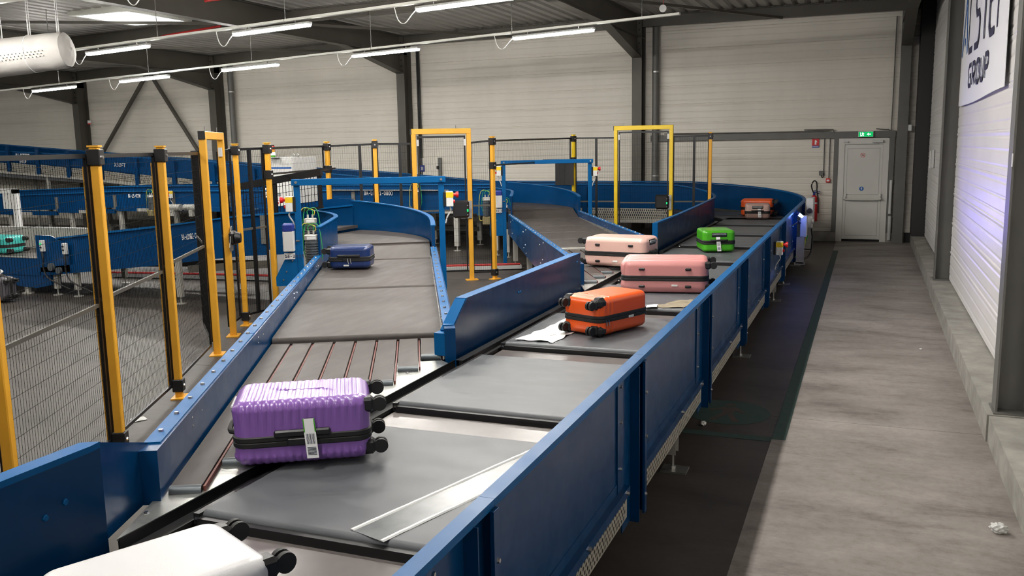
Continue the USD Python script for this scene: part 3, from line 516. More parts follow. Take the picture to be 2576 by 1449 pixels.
    for q in (th0 + .1, 1.3):
        for r in (ri, ri + W):
            x, y = C[0] + r * math.cos(q), C[1] + r * math.sin(q); part(bn, 'leg', MB().box(x - .035, x + .035, y - .035, y + .035, .1, .62).cyl((x, y, 0), (x, y, .12), .012, 8).cyl((x, y, 0), (x, y, .012), .06, 14), 'galva_dull')
    return P, C
PA, CA = infeed((-2.993, 6.066), 'merging beside the fence, with the navy suitcase', 3.3, False)
PB, CB = infeed((-2.993, 12.27), 'merging farther back, with the pale pink suitcase', 3.92, True)
# ------------------------------------------------ supply conveyors behind the fence
t = thing('incline_conveyor', 'blue climbing belt conveyor behind the fence, marked with white numbers', 'conveyor', (-9.2, 10.7, 0))
zc = lambda x: float(np.interp(x, [-11.7, -11.34, -7.75, -6.9], [.86, .875, 1.30, 1.34]))
for y, nm in ((10.1, 'near'), (11.46, 'far')):
    xs = [-11.75, -9.55, -8.0, CA[0] - .1] if nm == 'near' else [-11.75, -9.5, CA[0] - .1]
    for a, e in zip(xs[:-1], xs[1:]):
        part(t, 'side_guard', MB().poly(Polygon([(a, zc(a) - .44), (e, zc(e) - .44), (e, zc(e)), (a, zc(a))]), (0, y, 0), (1, 0, 0), (0, 0, 1), (0, 1, 0), .01), 'blue')
        part(t, 'rim', MB().bar((a, y + .005, zc(a) - .01), (e, y + .005, zc(e) - .01), .06, .022), 'blue_lit')
        if nm == 'near': part(t, 'lower_panel', MB().poly(Polygon([(a, zc(a) - .56), (e, zc(e) - .56), (e, zc(e) - .43), (a, zc(a) - .43)]), (0, y - .05, 0), (1, 0, 0), (0, 0, 1), (0, 1, 0), .06), 'blue')
part(t, 'belt', MB().sweep([(x, 10.78, zc(x) - .30) for x in (-11.7, -9.5, -7.75, CA[0])], [(-.64, -.04), (.64, -.04), (.64, 0), (-.64, 0)]), 'belt')
for x in (-9.35, -7.6): part(t, 'stiffener', MB().box(x - .04, x + .04, 10.06, 10.1, zc(x) - .42, zc(x) - .03), 'steel_grey')
for x, y in ((-11.54, 10.14), (-11.1, 10.12), (-9.05, 10.02), (-7.45, 10.05), (-11.42, 11.38), (-9.05, 11.4)):
    zt = zc(x) - .5; part(t, 'leg', MB().box(x - .04, x + .04, y - .03, y + .03, .1, zt).cyl((x, y, 0), (x, y, .12), .012, 8).cyl((x, y, 0), (x, y, .012), .07, 14), 'galva_dull')
part(t, 'cross_member', MB().bar((-11.42, 11.38, .33), (-8.8, 11.4, .42), .05, .10).bar((-8.9, 10.06, .50), (-7.5, 10.06, .62), .05, .10), 'steel_brown')
part(t, 'lettering', MB().text('BA-L0002-0200', .075, (-9.02, 10.092, zc(-9.02) - .24), nrm((1, 0, .12)) * .40, nrm((-.12, 0, 1))), 'paint_white', smooth=False)
part(t, 'upper_guard', MB().poly(Polygon([(-9.2, .95), (CA[0] - .1, .95), (CA[0] - .1, 1.405), (CA[0] - .35, 1.425), (-9.2, 1.20)]), (0, 11.50, 0), (1, 0, 0), (0, 0, 1), (0, 1, 0), .012), 'blue')
t = thing('flat_conveyor', 'blue sided flat conveyor carrying the teal suitcase at the left edge', 'conveyor', (-13.7, 10.8, 0))
part(t, 'side_rail', MB().box(-16.5, -11.8, 10.07, 10.12, .30, .565), 'blue'); part(t, 'side_rail', MB().box(-16.5, -11.8, 11.5, 11.52, .3, .56), 'blue'); part(t, 'belt', MB().box(-16.5, -11.75, 10.14, 11.44, .48, .53), 'belt')
part(t, 'rim', MB().box(-16.5, -11.8, 10.065, 10.125, .565, .578), 'galva'); part(t, 'backboard', MB().box(-16.5, -12.0, 11.47, 11.50, .53, .885), 'galva_dull'); part(t, 'backboard_rim', MB().box(-16.5, -12.0, 11.46, 11.51, .885, .90), 'light_grey')
part(t, 'drive_box', MB().poly(Polygon([(-12.6, .30), (-12.3, .12), (-11.9, .10), (-11.6, .16), (-11.6, .31), (-12.6, .31)]), (0, 10.08, 0), (1, 0, 0), (0, 0, 1), (0, 1, 0), .2), 'blue')
for x in (-14.4, -12.15): part(t, 'leg', MB().box(x - .04, x + .04, 10.1, 10.16, .02, .36).cyl((x, 10.13, 0), (x, 10.13, .02), .09, 14), 'galva_dull')
t2 = thing('transfer_guard', 'blue plate with two small control boxes where the flat belt meets the incline', 'guard', (-11.5, 10.05, 0))
part(t2, 'plate', MB().poly(Polygon([(-11.80, .36), (-11.15, .38), (-11.15, .80), (-11.36, .87), (-11.48, .925), (-11.80, .925)]), (0, 10.05, 0), (1, 0, 0), (0, 0, 1), (0, 1, 0), .02), 'blue')
for x, z, g in ((-11.63, .77, True), (-11.18, .74, False)):
    c = part(t2, 'control_box', MB().bbox((x, 10.02, z), (.035, 0, 0), (0, .03, 0), (0, 0, .085), .006), 'light_grey'); part(c, 'button', MB().cyl((x, 9.99, z + .035), (x, 9.975, z + .035), .013, 10), 'green_glow' if g else 'black_plastic'); part(c, 'button', MB().cyl((x, 9.99, z - .02), (x, 9.975, z - .02), .013, 10), 'black_plastic')
    part(t2, 'cable', MB().tube([(x, 10.0, z - .09), (x + .03, 9.98, z - .2), (x + .0, 10, z - .35), (x + .1, 10, z - .5), (x + .5, 10.0, z - .64)], .012, 5), 'cable_black')
part(t2, 'roller', MB().cyl((-11.5, 10.0, .45), (-11.5, 10.1, .45), .06, 14).cyl((-11.35, 10.0, .40), (-11.35, 10.1, .40), .05, 14), 'steel_motor')
t = thing('level_conveyor', 'long level blue conveyor behind the incline, feeding the far infeed', 'conveyor', (-13.5, 17.5, 0))
xs = [-21, -18.9, -17.0, -15.2, -13.6, -12.0, -10.3, -8.8, CB[0] - .1]
for y in (16.85, 18.18):
    for a, e in zip(xs[:-1], xs[1:]):
        za, ze = (float(np.interp(q, [-21, -17, -14, -7], [1.22, 1.35, 1.37, 1.39])) for q in (a, e))
        if y > 17 and e < -8.3: za -= .02; ze -= .02
        part(t, 'side_guard', MB().poly(Polygon([(a, za - .52), (e, ze - .52), (e, ze), (a, za)]), (0, y, 0), (1, 0, 0), (0, 0, 1), (0, 1, 0), .01), 'blue')
        if y < 17:
            part(t, 'rim', MB().bar((a, y + .0, za - .01), (e, y + .0, ze - .01), .06, .02), 'blue_lit'); part(t, 'rim', MB().bar((a, y - .02, za - .13), (e, y - .02, ze - .13), .03, .025), 'blue_lit')
            part(t, 'lower_panel', MB().box(a + .02, e - .02, y - .04, y + .02, za - .60, za - .50), 'blue'); part(t, 'stiffener', MB().box(e - .05, e + .03, y - .03, y, za - .5, za - .15), 'steel_grey')
            part(t, 'drive_cover', MB().box((a + e) / 2 - .2, (a + e) / 2 + .2, y - .06, y - .03, za - .60, za - .53), 'galva_dull')
part(t, 'belt', MB().box(-21, CB[0], 16.9, 18.15, .92, .97), 'belt')
for x in (-20.6, -18.5, -16.9, -15.2, -14.35, -12.4, -10.9, -9.0, -7.9):
    for y in (16.9, 18.1): part(t, 'leg', MB().box(x - .05, x + .05, y - .04, y + .04, .1, .8).cyl((x, y, 0), (x, y, .12), .014, 8).cyl((x, y, 0), (x, y, .012), .08, 12), 'galva_dull')
part(t, 'cross_member', MB().box(-18.5, -12.4, 18.05, 18.1, .30, .40).box(-12.4, -7.9, 18.05, 18.1, .30, .40), 'steel_brown')
part(t, 'lettering', MB().text('BA-L3-0700', .085, (-16.58, 16.835, 1.075), (.52, 0, 0), (0, 0, 1)), 'paint_white', smooth=False)
part(t, 'lettering', MB().text('BA-L0001-0800', .085, (-10.05, 16.835, 1.155), (.72, 0, 0), (0, 0, 1)), 'paint_white', smooth=False); part(t, 'lettering', MB().text('E', .2, (-12.62, 16.83, 1.1), (1, 0, 0), (0, 0, 1)), 'paint_white', smooth=False)
part(t, 'cable_duct', MB().box(-10.9, -8.0, 16.76, 16.80, 1.255, 1.275), 'galva')
t = thing('white_gantry', 'white square frame over a conveyor behind the fence at the left edge', 'frame', (-15.6, 12.8, 0))
part(t, 'upright', MB().box(-15.48, -15.38, 12.75, 12.85, 0, 1.48), 'white_plastic'); part(t, 'crossbar', MB().box(-17.5, -15.38, 12.75, 12.85, 1.40, 1.49), 'white_plastic'); part(t, 'gusset', MB().prism([(-15.75, 12.77), (-15.48, 12.77), (-15.48, 12.82)], 1.1, 1.4), 'white_plastic')
# gear motors with cables
def motor(p, d, lab, s=1.0, vertical=True):
    p = np.asarray(p, float); t = thing('gear_motor', lab, 'motor', p); d = nrm((*d, 0)); e = np.array((-d[1], d[0], 0))
    L, R = .30 * s, .085 * s; b = MB().cyl(p + (0, 0, .0), p + (0, 0, L), R * .86, 20)
    for k in range(9): b.cyl(p + (0, 0, L * (k + .3) / 9.5), p + (0, 0, L * (k + .75) / 9.5), R, 20)
    part(t, 'finned_body', b, 'steel_motor'); part(t, 'gearbox', MB().bbox(p + (0, 0, -.08 * s), d * .08 * s, e * .08 * s, Z3 * .08 * s, .012), 'gold_cast' if s > .9 else 'steel_motor')
    part(t, 'terminal_box', MB().bbox(p + (0, 0, L + .035 * s), d * .075 * s, e * .06 * s, Z3 * .035 * s, .008).cyl(p + d * .03 + (0, 0, L + .07 * s), p + d * .03 + (0, 0, L + .12 * s), .012, 8).cyl(p - d * .03 + (0, 0, L + .07 * s), p - d * .03 + (0, 0, L + .12 * s), .012, 8), 'galva_dull')
    part(t, 'rating_plate', MB().obox(p + (0, 0, L + .035 * s) - np.array([*(np.array(p[:2]) / np.linalg.norm(p[:2])), 0]) * .085 * s, np.array([-p[1], p[0], 0]) / np.linalg.norm(p[:2]) * .055 * s, Z3 * .018 * s, np.array([*nrm(p[:2]), 0]) * .002), 'white_plastic')
    q = p + (0, 0, L + .11 * s)
    for k, (m_, o) in enumerate((('cable_green', .03), ('cable_green', -.03), ('cable_yellow', .05))):
        w = d * (.09 + .025 * k) * (1 if k % 2 else -1); part(t, 'cable', MB().tube([q + d * o, q + d * o + (0, 0, .06), q + w * .6 + (0, 0, .09), q + w + (0, 0, -.05), q + w * 1.05 + (0, 0, -.25 * s - .1 * k), q + w * .4 + (0, 0, -.48 * s)], .0055, 5), m_)
    return t
motor((-6.10, 8.98, .80), (1, .3), 'nearer grey finned gear motor with green cables beside the left arch post', .95)
motor((-6.42, 9.45, .97), (1, .3), 'grey finned gear motor with green cables behind the nearer one at the left arch', .9)
motor((-15.75, 16.7, .80), (1, 0), 'gear motor with green cables on the level conveyor behind the fence', .95)
motor((-8.72, 16.7, .95), (1, 0), 'finned gear motor with green cables seen through the middle gate', .9)
motor((-6.55, 15.35, .86), (1, .2), 'gear motor with green cables left of the far arch post', .95)
motor((-6.30, 15.6, .74), (.8, .4), 'lower gear motor with hanging cables close to the far arch post', .85)
t = thing('drum_drive', 'grey drum drives under the level conveyor, side by side', 'motor', (-14.8, 16.7, .78))
for x in (-15.1, -14.55): part(t, 'drum', MB().cyl((x - .22, 16.7, .86), (x + .22, 16.7, .86), .08, 16), 'galva_dull'); part(t, 'bracket', MB().box(x - .05, x + .05, 16.62, 16.8, .66, .8), 'galva_dull')
# floor ladder of cable trunking under the conveyors
t = thing('floor_trunking', 'white and red cable trunking lying on the floor under the conveyors', 'trunking', (-9, 13.2, 0))
part(t, 'trunk', MB().bar((-12.2, 11.9, .05), (-7.7, 12.4, .05), .14, .06), 'light_grey'); part(t, 'trunk', MB().bar((-7.6, 13.6, .05), (-5.6, 14.6, .05), .14, .06), 'light_grey'); part(t, 'cable_bundle', MB().tube([(-12.2, 11.85, .09), (-10, 12.1, .1), (-7.7, 12.36, .09)], .02, 6).tube([(-7.6, 13.55, .1), (-6.6, 14.1, .1), (-5.6, 14.55, .1)], .02, 6), 'red_dark')
# pale bin walls standing behind the incline
t = thing('skirting_board', 'long pale panel standing on the floor behind the incline legs', 'panel', (-10.4, 12.35, 0)); part(t, 'board', MB().obox((-10.4, 12.35, .36), (2.2, .10, 0), (0, .012, 0), (0, 0, .29)), 'light_grey')

# ------------------------------------------------ safety fence
fp = dict(p0=(-3.55, 1.9), p1=(-4.25, 3.32), p2=(-4.93, 4.74), p3=(-5.587, 6.074), p6=(-7.123, 8.985), p7=(-7.09, 9.57), p8=(-7.78, 12.0), p9=(-7.17, 12.4), p10=(-5.6, 13.39), p11=(-5.45, 17.2), p12=(-2.80, 17.42))
ft = dict(p0=2.19, p1=2.19, p2=2.19, p3=2.19, p6=2.22, p7=2.23, p8=2.25, p9=2.27, p10=2.29, p11=2.33, p12=2.325)
gates = dict(g1=((-6.385, 7.551), (-6.853, 8.402), 2.275), g2=((-6.66, 12.73), (-5.93, 13.21), 2.355), g3=((-4.61, 17.3), (-3.53, 17.35), 2.41))
plab = dict(p0='yellow fence post outside the left edge, nearest the camera', p1='yellow fence post at the left edge with its foot behind the blue guard', p2='tall yellow fence post whose foot is hidden by the blue guard corner', p3='yellow fence post with a bolted foot plate, second from the left',
            p6='yellow fence post just right of the narrow open gate', p7='yellow fence post left of the red and green signal tower', p8='yellow fence post right of the white cabinet, above the blue bend', p9='yellow fence post above the white lettering left of the middle gate',
            p10='yellow fence post standing free between the middle gate and the far arch', p11='lemon yellow fence post behind the crossbar of the far arch', p12='last yellow fence post, at the right end of the fence')
wall_dirs = {}
for k, p in fp.items():
    order = list(fp); i = order.index(k); q0, q1 = fp[order[max(0, i - 1)]], fp[order[min(len(order) - 1, i + 1)]]
    d = nrm((q1[0] - q0[0], q1[1] - q0[1], 0)); n = np.array((-d[1], d[0], 0)); yl = 'yellow_lemon' if k == 'p11' else 'yellow'
    t = thing('fence_post', plab[k], 'post', (*p, 0)); P = np.array((*p, 0.)); w = .03
    part(t, 'tube', MB().bbox(P + (0, 0, ft[k] / 2), d * w, n * w, Z3 * ft[k] / 2, .006), yl); part(t, 'cap', MB().obox(P + (0, 0, ft[k] + .006), d * (w + .008), n * (w + .008), Z3 * .006), yl)
    part(t, 'base_plate', MB().obox(P + (0, 0, .006), d * .09, n * .055, Z3 * .006), yl)
    if k in ('p1', 'p2', 'p3'):
        m_ = n if n @ -P < 0 else -n; part(t, 'back_strip', MB().bar(P + m_ * .073 - d * .033 + (0, 0, .12), P + m_ * .073 - d * .033 + (0, 0, ft[k] - .13), .014, .012, n), yl)
    for z in [ft[k] - .07, .115] + ([1.84] if k in ('p7', 'p8', 'p10', 'p11') else []):
        c = part(t, 'clamp', MB().bbox(P + (0, 0, z), d * (w + .016), n * (w + .016), Z3 * .055, .006), 'black_plastic'); part(c, 'screw', MB().bolt(P + (0, 0, z) + d * (w + .016), d, .018, .012).bolt(P + (0, 0, z) - n * (w + .016), -n, .014, .01), 'zinc_bolt')
def mesh_panel(name, lab, cat, A, B, z0, zA, zB, rails=(), stiff=(), off=.0, pitch=.034, frame_w=.022, wire=.0013, gate=None):
    A, B = np.array((*A, 0.)), np.array((*B, 0.)); d = nrm(B - A); n = np.array((-d[1], d[0], 0.)); L = np.linalg.norm(B - A)
    if n @ (-(A + B) / 2) < 0: n = -n
    A = A + n * off; top = lambda s: zA + (zB - zA) * s / L
    if gate:
        b = MB()
        for s_ in (frame_w / 2, L - frame_w / 2): b.bar(A + d * s_ + (0, 0, z0), A + d * s_ + (0, 0, top(s_)), frame_w, frame_w, n)
        b.bar(A + (0, 0, zA), A + d * L + (0, 0, zB), frame_w, .03).bar(A + (0, 0, z0), A + d * L + (0, 0, z0), frame_w, .025); t = part(gate, 'door', b, 'black_metal', label='black mesh door leaf')
    else: t = thing(name, lab, cat, A)
    for s_ in (() if gate else (frame_w / 2, L - frame_w / 2)): part(t, 'stile', MB().bar(A + d * s_ + (0, 0, z0), A + d * s_ + (0, 0, top(s_)), frame_w, frame_w, n), 'black_metal')
    if not gate: part(t, 'top_rail', MB().bar(A + (0, 0, zA), A + d * L + (0, 0, zB), frame_w, .03), 'black_metal'); part(t, 'bottom_rail', MB().bar(A + (0, 0, z0), A + d * L + (0, 0, z0), frame_w, .025), 'black_metal')
    for z in rails: part(t, 'mid_rail', MB().bar(A + (0, 0, z), A + d * L + (0, 0, z), .02, .026), 'steel_brown')
    for s_ in stiff: part(t, 'stiffener', MB().bar(A + d * s_ + (0, 0, z0), A + d * s_ + (0, 0, top(s_)), .045, .03, n), 'black_metal')
    b = MB(); k = pitch
    tri = np.array([[0, 1, 4], [0, 4, 3], [1, 2, 5], [1, 5, 4], [2, 0, 3], [2, 3, 5]])
    def wirebar(p, q, e1, e2):
        b.v.append(np.array([p + e1, p - e1 * .5 + e2 * .87, p - e1 * .5 - e2 * .87, q + e1, q - e1 * .5 + e2 * .87, q - e1 * .5 - e2 * .87])); b.f.append(tri + b.n); b.n += 6
    while k < L - frame_w: wirebar(A + d * k + (0, 0, z0), A + d * k + (0, 0, top(k)), d * wire, n * wire); k += pitch
    z = z0 + .115
    while z < min(zA, zB): wirebar(A + n * .004 + (0, 0, z), A + n * .004 + d * L + (0, 0, z), Z3 * wire, n * wire); z += .115
    if b.n: part(t, 'wire_mesh', b, 'wire_black', smooth=False, kind='stuff')
    return t, A, d, n, L
def between(k1, k2, inset=.028):
    a, b_ = (np.array(fp[k]) if k in fp else np.array(gates[k[:2]][0 if k[2] == 'L' else 1]) for k in (k1, k2)); d = nrm(b_ - a); return a + d * inset, b_ - d * inset
def P2(k1, k2, lab, z0=.115, rails=(), stiff=(), zt=None, **kw):
    a, b_ = between(k1, k2); za, zb = (ft[k] - .06 if k in ft else gates[k[:2]][2] - .15 for k in (k1, k2)); return mesh_panel('mesh_fence', lab, 'fence', a, b_, z0, za, zb, rails, stiff, off=-.055, **kw)
P2('p0', 'p1', 'black mesh fence panel reaching past the left edge', rails=(1.06,)); P2('p1', 'p2', 'large black mesh fence panel nearest the camera at the left', rails=(1.10,)); P2('p2', 'p3', 'black mesh fence panel between the two nearest whole yellow posts', rails=(1.13,)); P2('p3', 'g1L', 'black mesh fence panel left of the narrow open gate', rails=(1.17,))
P2('g1R', 'p6', 'narrow black mesh fence panel right of the open gate', rails=(1.18,)); P2('p6', 'p7', 'black mesh fence panel with a wide centre bar left of the signal tower', rails=(1.18,), stiff=(.28,)); P2('p7', 'p8', 'raised black mesh fence panel above the belt opening in front of the white cabinet', z0=1.84)
P2('p8', 'p9', 'black mesh fence panel with a wide bar above the blue bend', stiff=(.47, ), rails=(1.2,)); P2('p9', 'g2L', 'black mesh fence panel just left of the middle yellow gate', stiff=(.36,), rails=(1.2,)); P2('g2R', 'p10', 'narrow black mesh fence panel right of the middle gate', rails=(1.2,)); P2('p10', 'p11', 'raised black mesh fence panel above the far arch opening', z0=1.84)
P2('p11', 'g3L', 'black mesh fence panel left of the far yellow gate', stiff=(.42,), rails=(1.02,)); P2('g3R', 'p12', 'black mesh fence panel right of the far yellow gate', stiff=(.40,), rails=(1.02,))
glab = dict(g1='narrow yellow gate frame with its mesh door swung open', g2='yellow gate frame in the middle of the fence, its door shut', g3='lemon yellow gate frame at the far end of the fence')
for k, (A_, B_, H) in gates.items():
    A_, B_ = np.array((*A_, 0.)), np.array((*B_, 0.)); d = nrm(B_ - A_); n = np.array((-d[1], d[0], 0.)); n = n if n @ -A_ > 0 else -n; ym = 'yellow_lemon' if k == 'g3' else 'yellow'; w = .035
    t = thing('fence_gate', glab[k], 'gate', (A_ + B_) / 2)
    for Q in (A_, B_):
        part(t, 'post', MB().bbox(Q + (0, 0, H / 2), d * w, n * w, Z3 * H / 2, .006), ym); part(t, 'base_plate', MB().obox(Q + (0, 0, .006), d * .1, n * .07, Z3 * .006), ym)
        part(t, 'corner_bracket', MB().obox(Q + (0, 0, H - .14) + d * (.06 if Q is A_ else -.06), d * .02, n * .02, Z3 * .05), 'light_grey')
    part(t, 'lintel', MB().bbox((A_ + B_) / 2 + (0, 0, H + .035), d * (np.linalg.norm(B_ - A_) / 2 + w), n * w, Z3 * .042, .006), ym)
    part(t, 'lintel_end_cap', MB().obox(A_ - d * (w + .006) + (0, 0, H + .035), d * .006, n * w, Z3 * .042), 'black_plastic')
    part(t, 'antenna_stub', MB().cyl(A_ + d * .15 + (0, 0, H + .07), A_ + d * .15 + (0, 0, H + .13), .004, 5).cyl(B_ - d * .2 + (0, 0, H + .07), B_ - d * .2 + (0, 0, H + .13), .004, 5), 'chrome')
    zl = 1.02 if k == 'g3' else 1.16
    L = thing('safety_interlock', {'g1': 'round black interlock on a metal plate on the open narrow gate', 'g2': 'black interlock box with a green light on the middle gate', 'g3': 'black interlock box with a green light on the far gate'}[k], 'interlock', B_ + n * .06 + (0, 0, zl - .12))
    c = B_ + n * .075 + (0, 0, zl) - d * .06
    part(L, 'mount_plate', MB().poly(Polygon([(-.16, -.10), (-.12, -.15), (.06, -.15), (.06, .13), (.0, .13)]), c + d * .02 + n * -.02, d, (0, 0, 1), n, .006), 'galva')
    part(L, 'lock_body', MB().bbox(c - d * (.0 if k == 'g1' else .10), d * (.06 if k == 'g1' else .13), n * .04, Z3 * (.08 if k == 'g1' else .14), .03), 'black_plastic')
    if k == 'g1': part(L, 'knob', MB().cyl(c + n * .03, c + n * .09, .075, 20, .055), 'black_plastic')
    else: part(L, 'status_light', MB().obox(c + n * .045 + d * .0 + (0, 0, -.02), d * .012, n * .004, Z3 * .022), 'green_glow'); part(L, 'screw', MB().bolt(c + n * .04 + (0, 0, .06), n, .012).bolt(c + n * .04 + (0, 0, -.09), n, .012), 'zinc_bolt')
    if k == 'g1': mesh_panel('', '', '', A_[:2] - d[:2] * .0 - n[:2] * .06 + d[:2] * .05, A_[:2] - n[:2] * .36 + d[:2] * 1.12, .14, 2.14, 2.14, (1.17,), (), pitch=.03, gate=t)
    else: mesh_panel('', '', '', A_[:2] + d[:2] * .055, B_[:2] - d[:2] * .055, .16, H - .05, H - .05, (zl - .02,), (), gate=t)
# black framed mesh tunnel where the incline passes through the fence
def tunnel(name_lab, pts, y, h):
    t = thing('mesh_tunnel', name_lab, 'tunnel guard', (pts[0][0], y, pts[0][1]))
    for (xa, za), (xb, zb) in zip(pts[:-1], pts[1:]):
        part(t, 'top_beam', MB().bar((xa, y, za), (xb, y, zb), .06, .09), 'black_metal'); part(t, 'bottom_beam', MB().bar((xa, y, za - h), (xb, y, zb - h), .04, .03), 'black_metal')
        for x, z in ((xa + .03, za), (xb - .03, zb)): part(t, 'upright', MB().bar((x, y, z - h), (x, y, z), .045, .03, (0, 1, 0)), 'black_metal')
        b = MB(); x = xa
        while x < xb: b.bar((x, y, za + (zb - za) * (x - xa) / (xb - xa) - h), (x, y, za + (zb - za) * (x - xa) / (xb - xa)), .005, .005, (0, 1, 0)); x += .05
        for q in (.2, .4, .6, .8): b.bar((xa, y, za - h * q), (xb, y, zb - h * q), .005, .005)
        part(t, 'wire_mesh', b, 'wire_black', smooth=False, kind='stuff'); part(t, 'roof_sheet', MB().poly(Polygon([(xa, za + .03), (xb, zb + .03), (xb, zb + .05), (xa, za + .05)]), (0, y, 0), (1, 0, 0), (0, 0, 1), (0, 1, 0), .35), 'black_plastic')
tunnel('black framed mesh tunnel over the incline, tilted with the belt', [(-8.25, 1.62), (-7.45, 1.74), (-6.68, 1.85)], 10.14, .46)
t = thing('strip_curtain', 'black rubber flap hanging in the far conveyor opening', 'curtain', (-5.6, 17.0, 1.25))
for k in range(4): part(t, 'flap', MB().obox((-5.72 + .09 * k, 17.0 + .02 * k, 1.60), (.043, .012, 0), (0, .004, 0), (0, 0, .24)), 'black_rubber')
part(t, 'top_beam', MB().bar((-6.0, 16.93, 1.84), (-5.35, 17.05, 1.84), .05, .05), 'black_metal')
# ------------------------------------------------ suitcases
def rrect(hx, hy, r, n):
    """n points of a rounded rectangle, evenly spaced, with outward normals"""
    r = max(min(r, hx - .002, hy - .002), .002); segs = [2 * (hx - r), math.pi / 2 * r, 2 * (hy - r), math.pi / 2 * r] * 2; tot = sum(segs); P = []; N = []
    for s_ in np.arange(n) / n * tot:
        k = 0
        while s_ > segs[k]: s_ -= segs[k]; k += 1
        q = k // 2; a = q * math.pi / 2; c, si = math.cos(a), math.sin(a)
        ex, ey = (hx - r, hy - r) if q % 2 == 0 else (hy - r, hx - r)
        if k % 2 == 0: p, m = (s_ - ex, -(ey + r)), (0, -1)
        else:
            t = s_ / r; p, m = (ex + r * math.sin(t), -ey - r * math.cos(t)), (math.sin(t), -math.cos(t))
        P.append((p[0] * c - p[1] * si, p[0] * si + p[1] * c)); N.append((m[0] * c - m[1] * si, m[0] * si + m[1] * c))
    return np.array(P), np.array(N)
def ribf(q, pitch, duty=.5, soft=.12):
    t = abs(((q / pitch) % 1) - .5) * 2
    x = min(1, max(0, (t - (1 - duty)) / soft + .5)); return x * x * (3 - 2 * x)
def shell(L, W, H, er, cr, rib, n=200):
    """half shell from z=0 (open side) to z=H, edge radius er, corner radius cr"""
    rings = [(0, 0), (0, H * .3), (0, H - er)] + [(er - er * math.cos(t), H - er + er * math.sin(t)) for t in np.linspace(.2, math.pi / 2, 7)]
    k = 44 if n > 300 else 12; rings += [(er + (min(L, W) / 2 - er - .004) * i / k, H) for i in range(1, k + 1)]
    v = []
    for i, z in rings:
        P, N = rrect(L / 2 - i, W / 2 - i, max(cr - i, .01), n); tz = 1 if z >= H - 1e-6 else max(0, (z - (H - er)) / er)
        for p, m in zip(P, N):
            d = rib(p[0], p[1], z / H) if rib and z > 0 else 0
            v.append((p[0] + m[0] * d * (1 - tz), p[1] + m[1] * d * (1 - tz), z + d * tz))
    f = []
    for a in range(len(rings) - 1):
        for j in range(n):
            q = (j + 1) % n; f += [(a * n + j, a * n + q, (a + 1) * n + q), (a * n + j, (a + 1) * n + q, (a + 1) * n + j)]
    e = (len(rings) - 1) * n; c = np.mean(v[e:], axis=0); v.append(tuple(c)); f += [(e + j, e + (j + 1) % n, len(v) - 1) for j in range(n)]
    v.append((0, 0, 0)); f += [((j + 1) % n, j, len(v) - 1) for j in range(n)]
    return np.array(v), np.array(f)
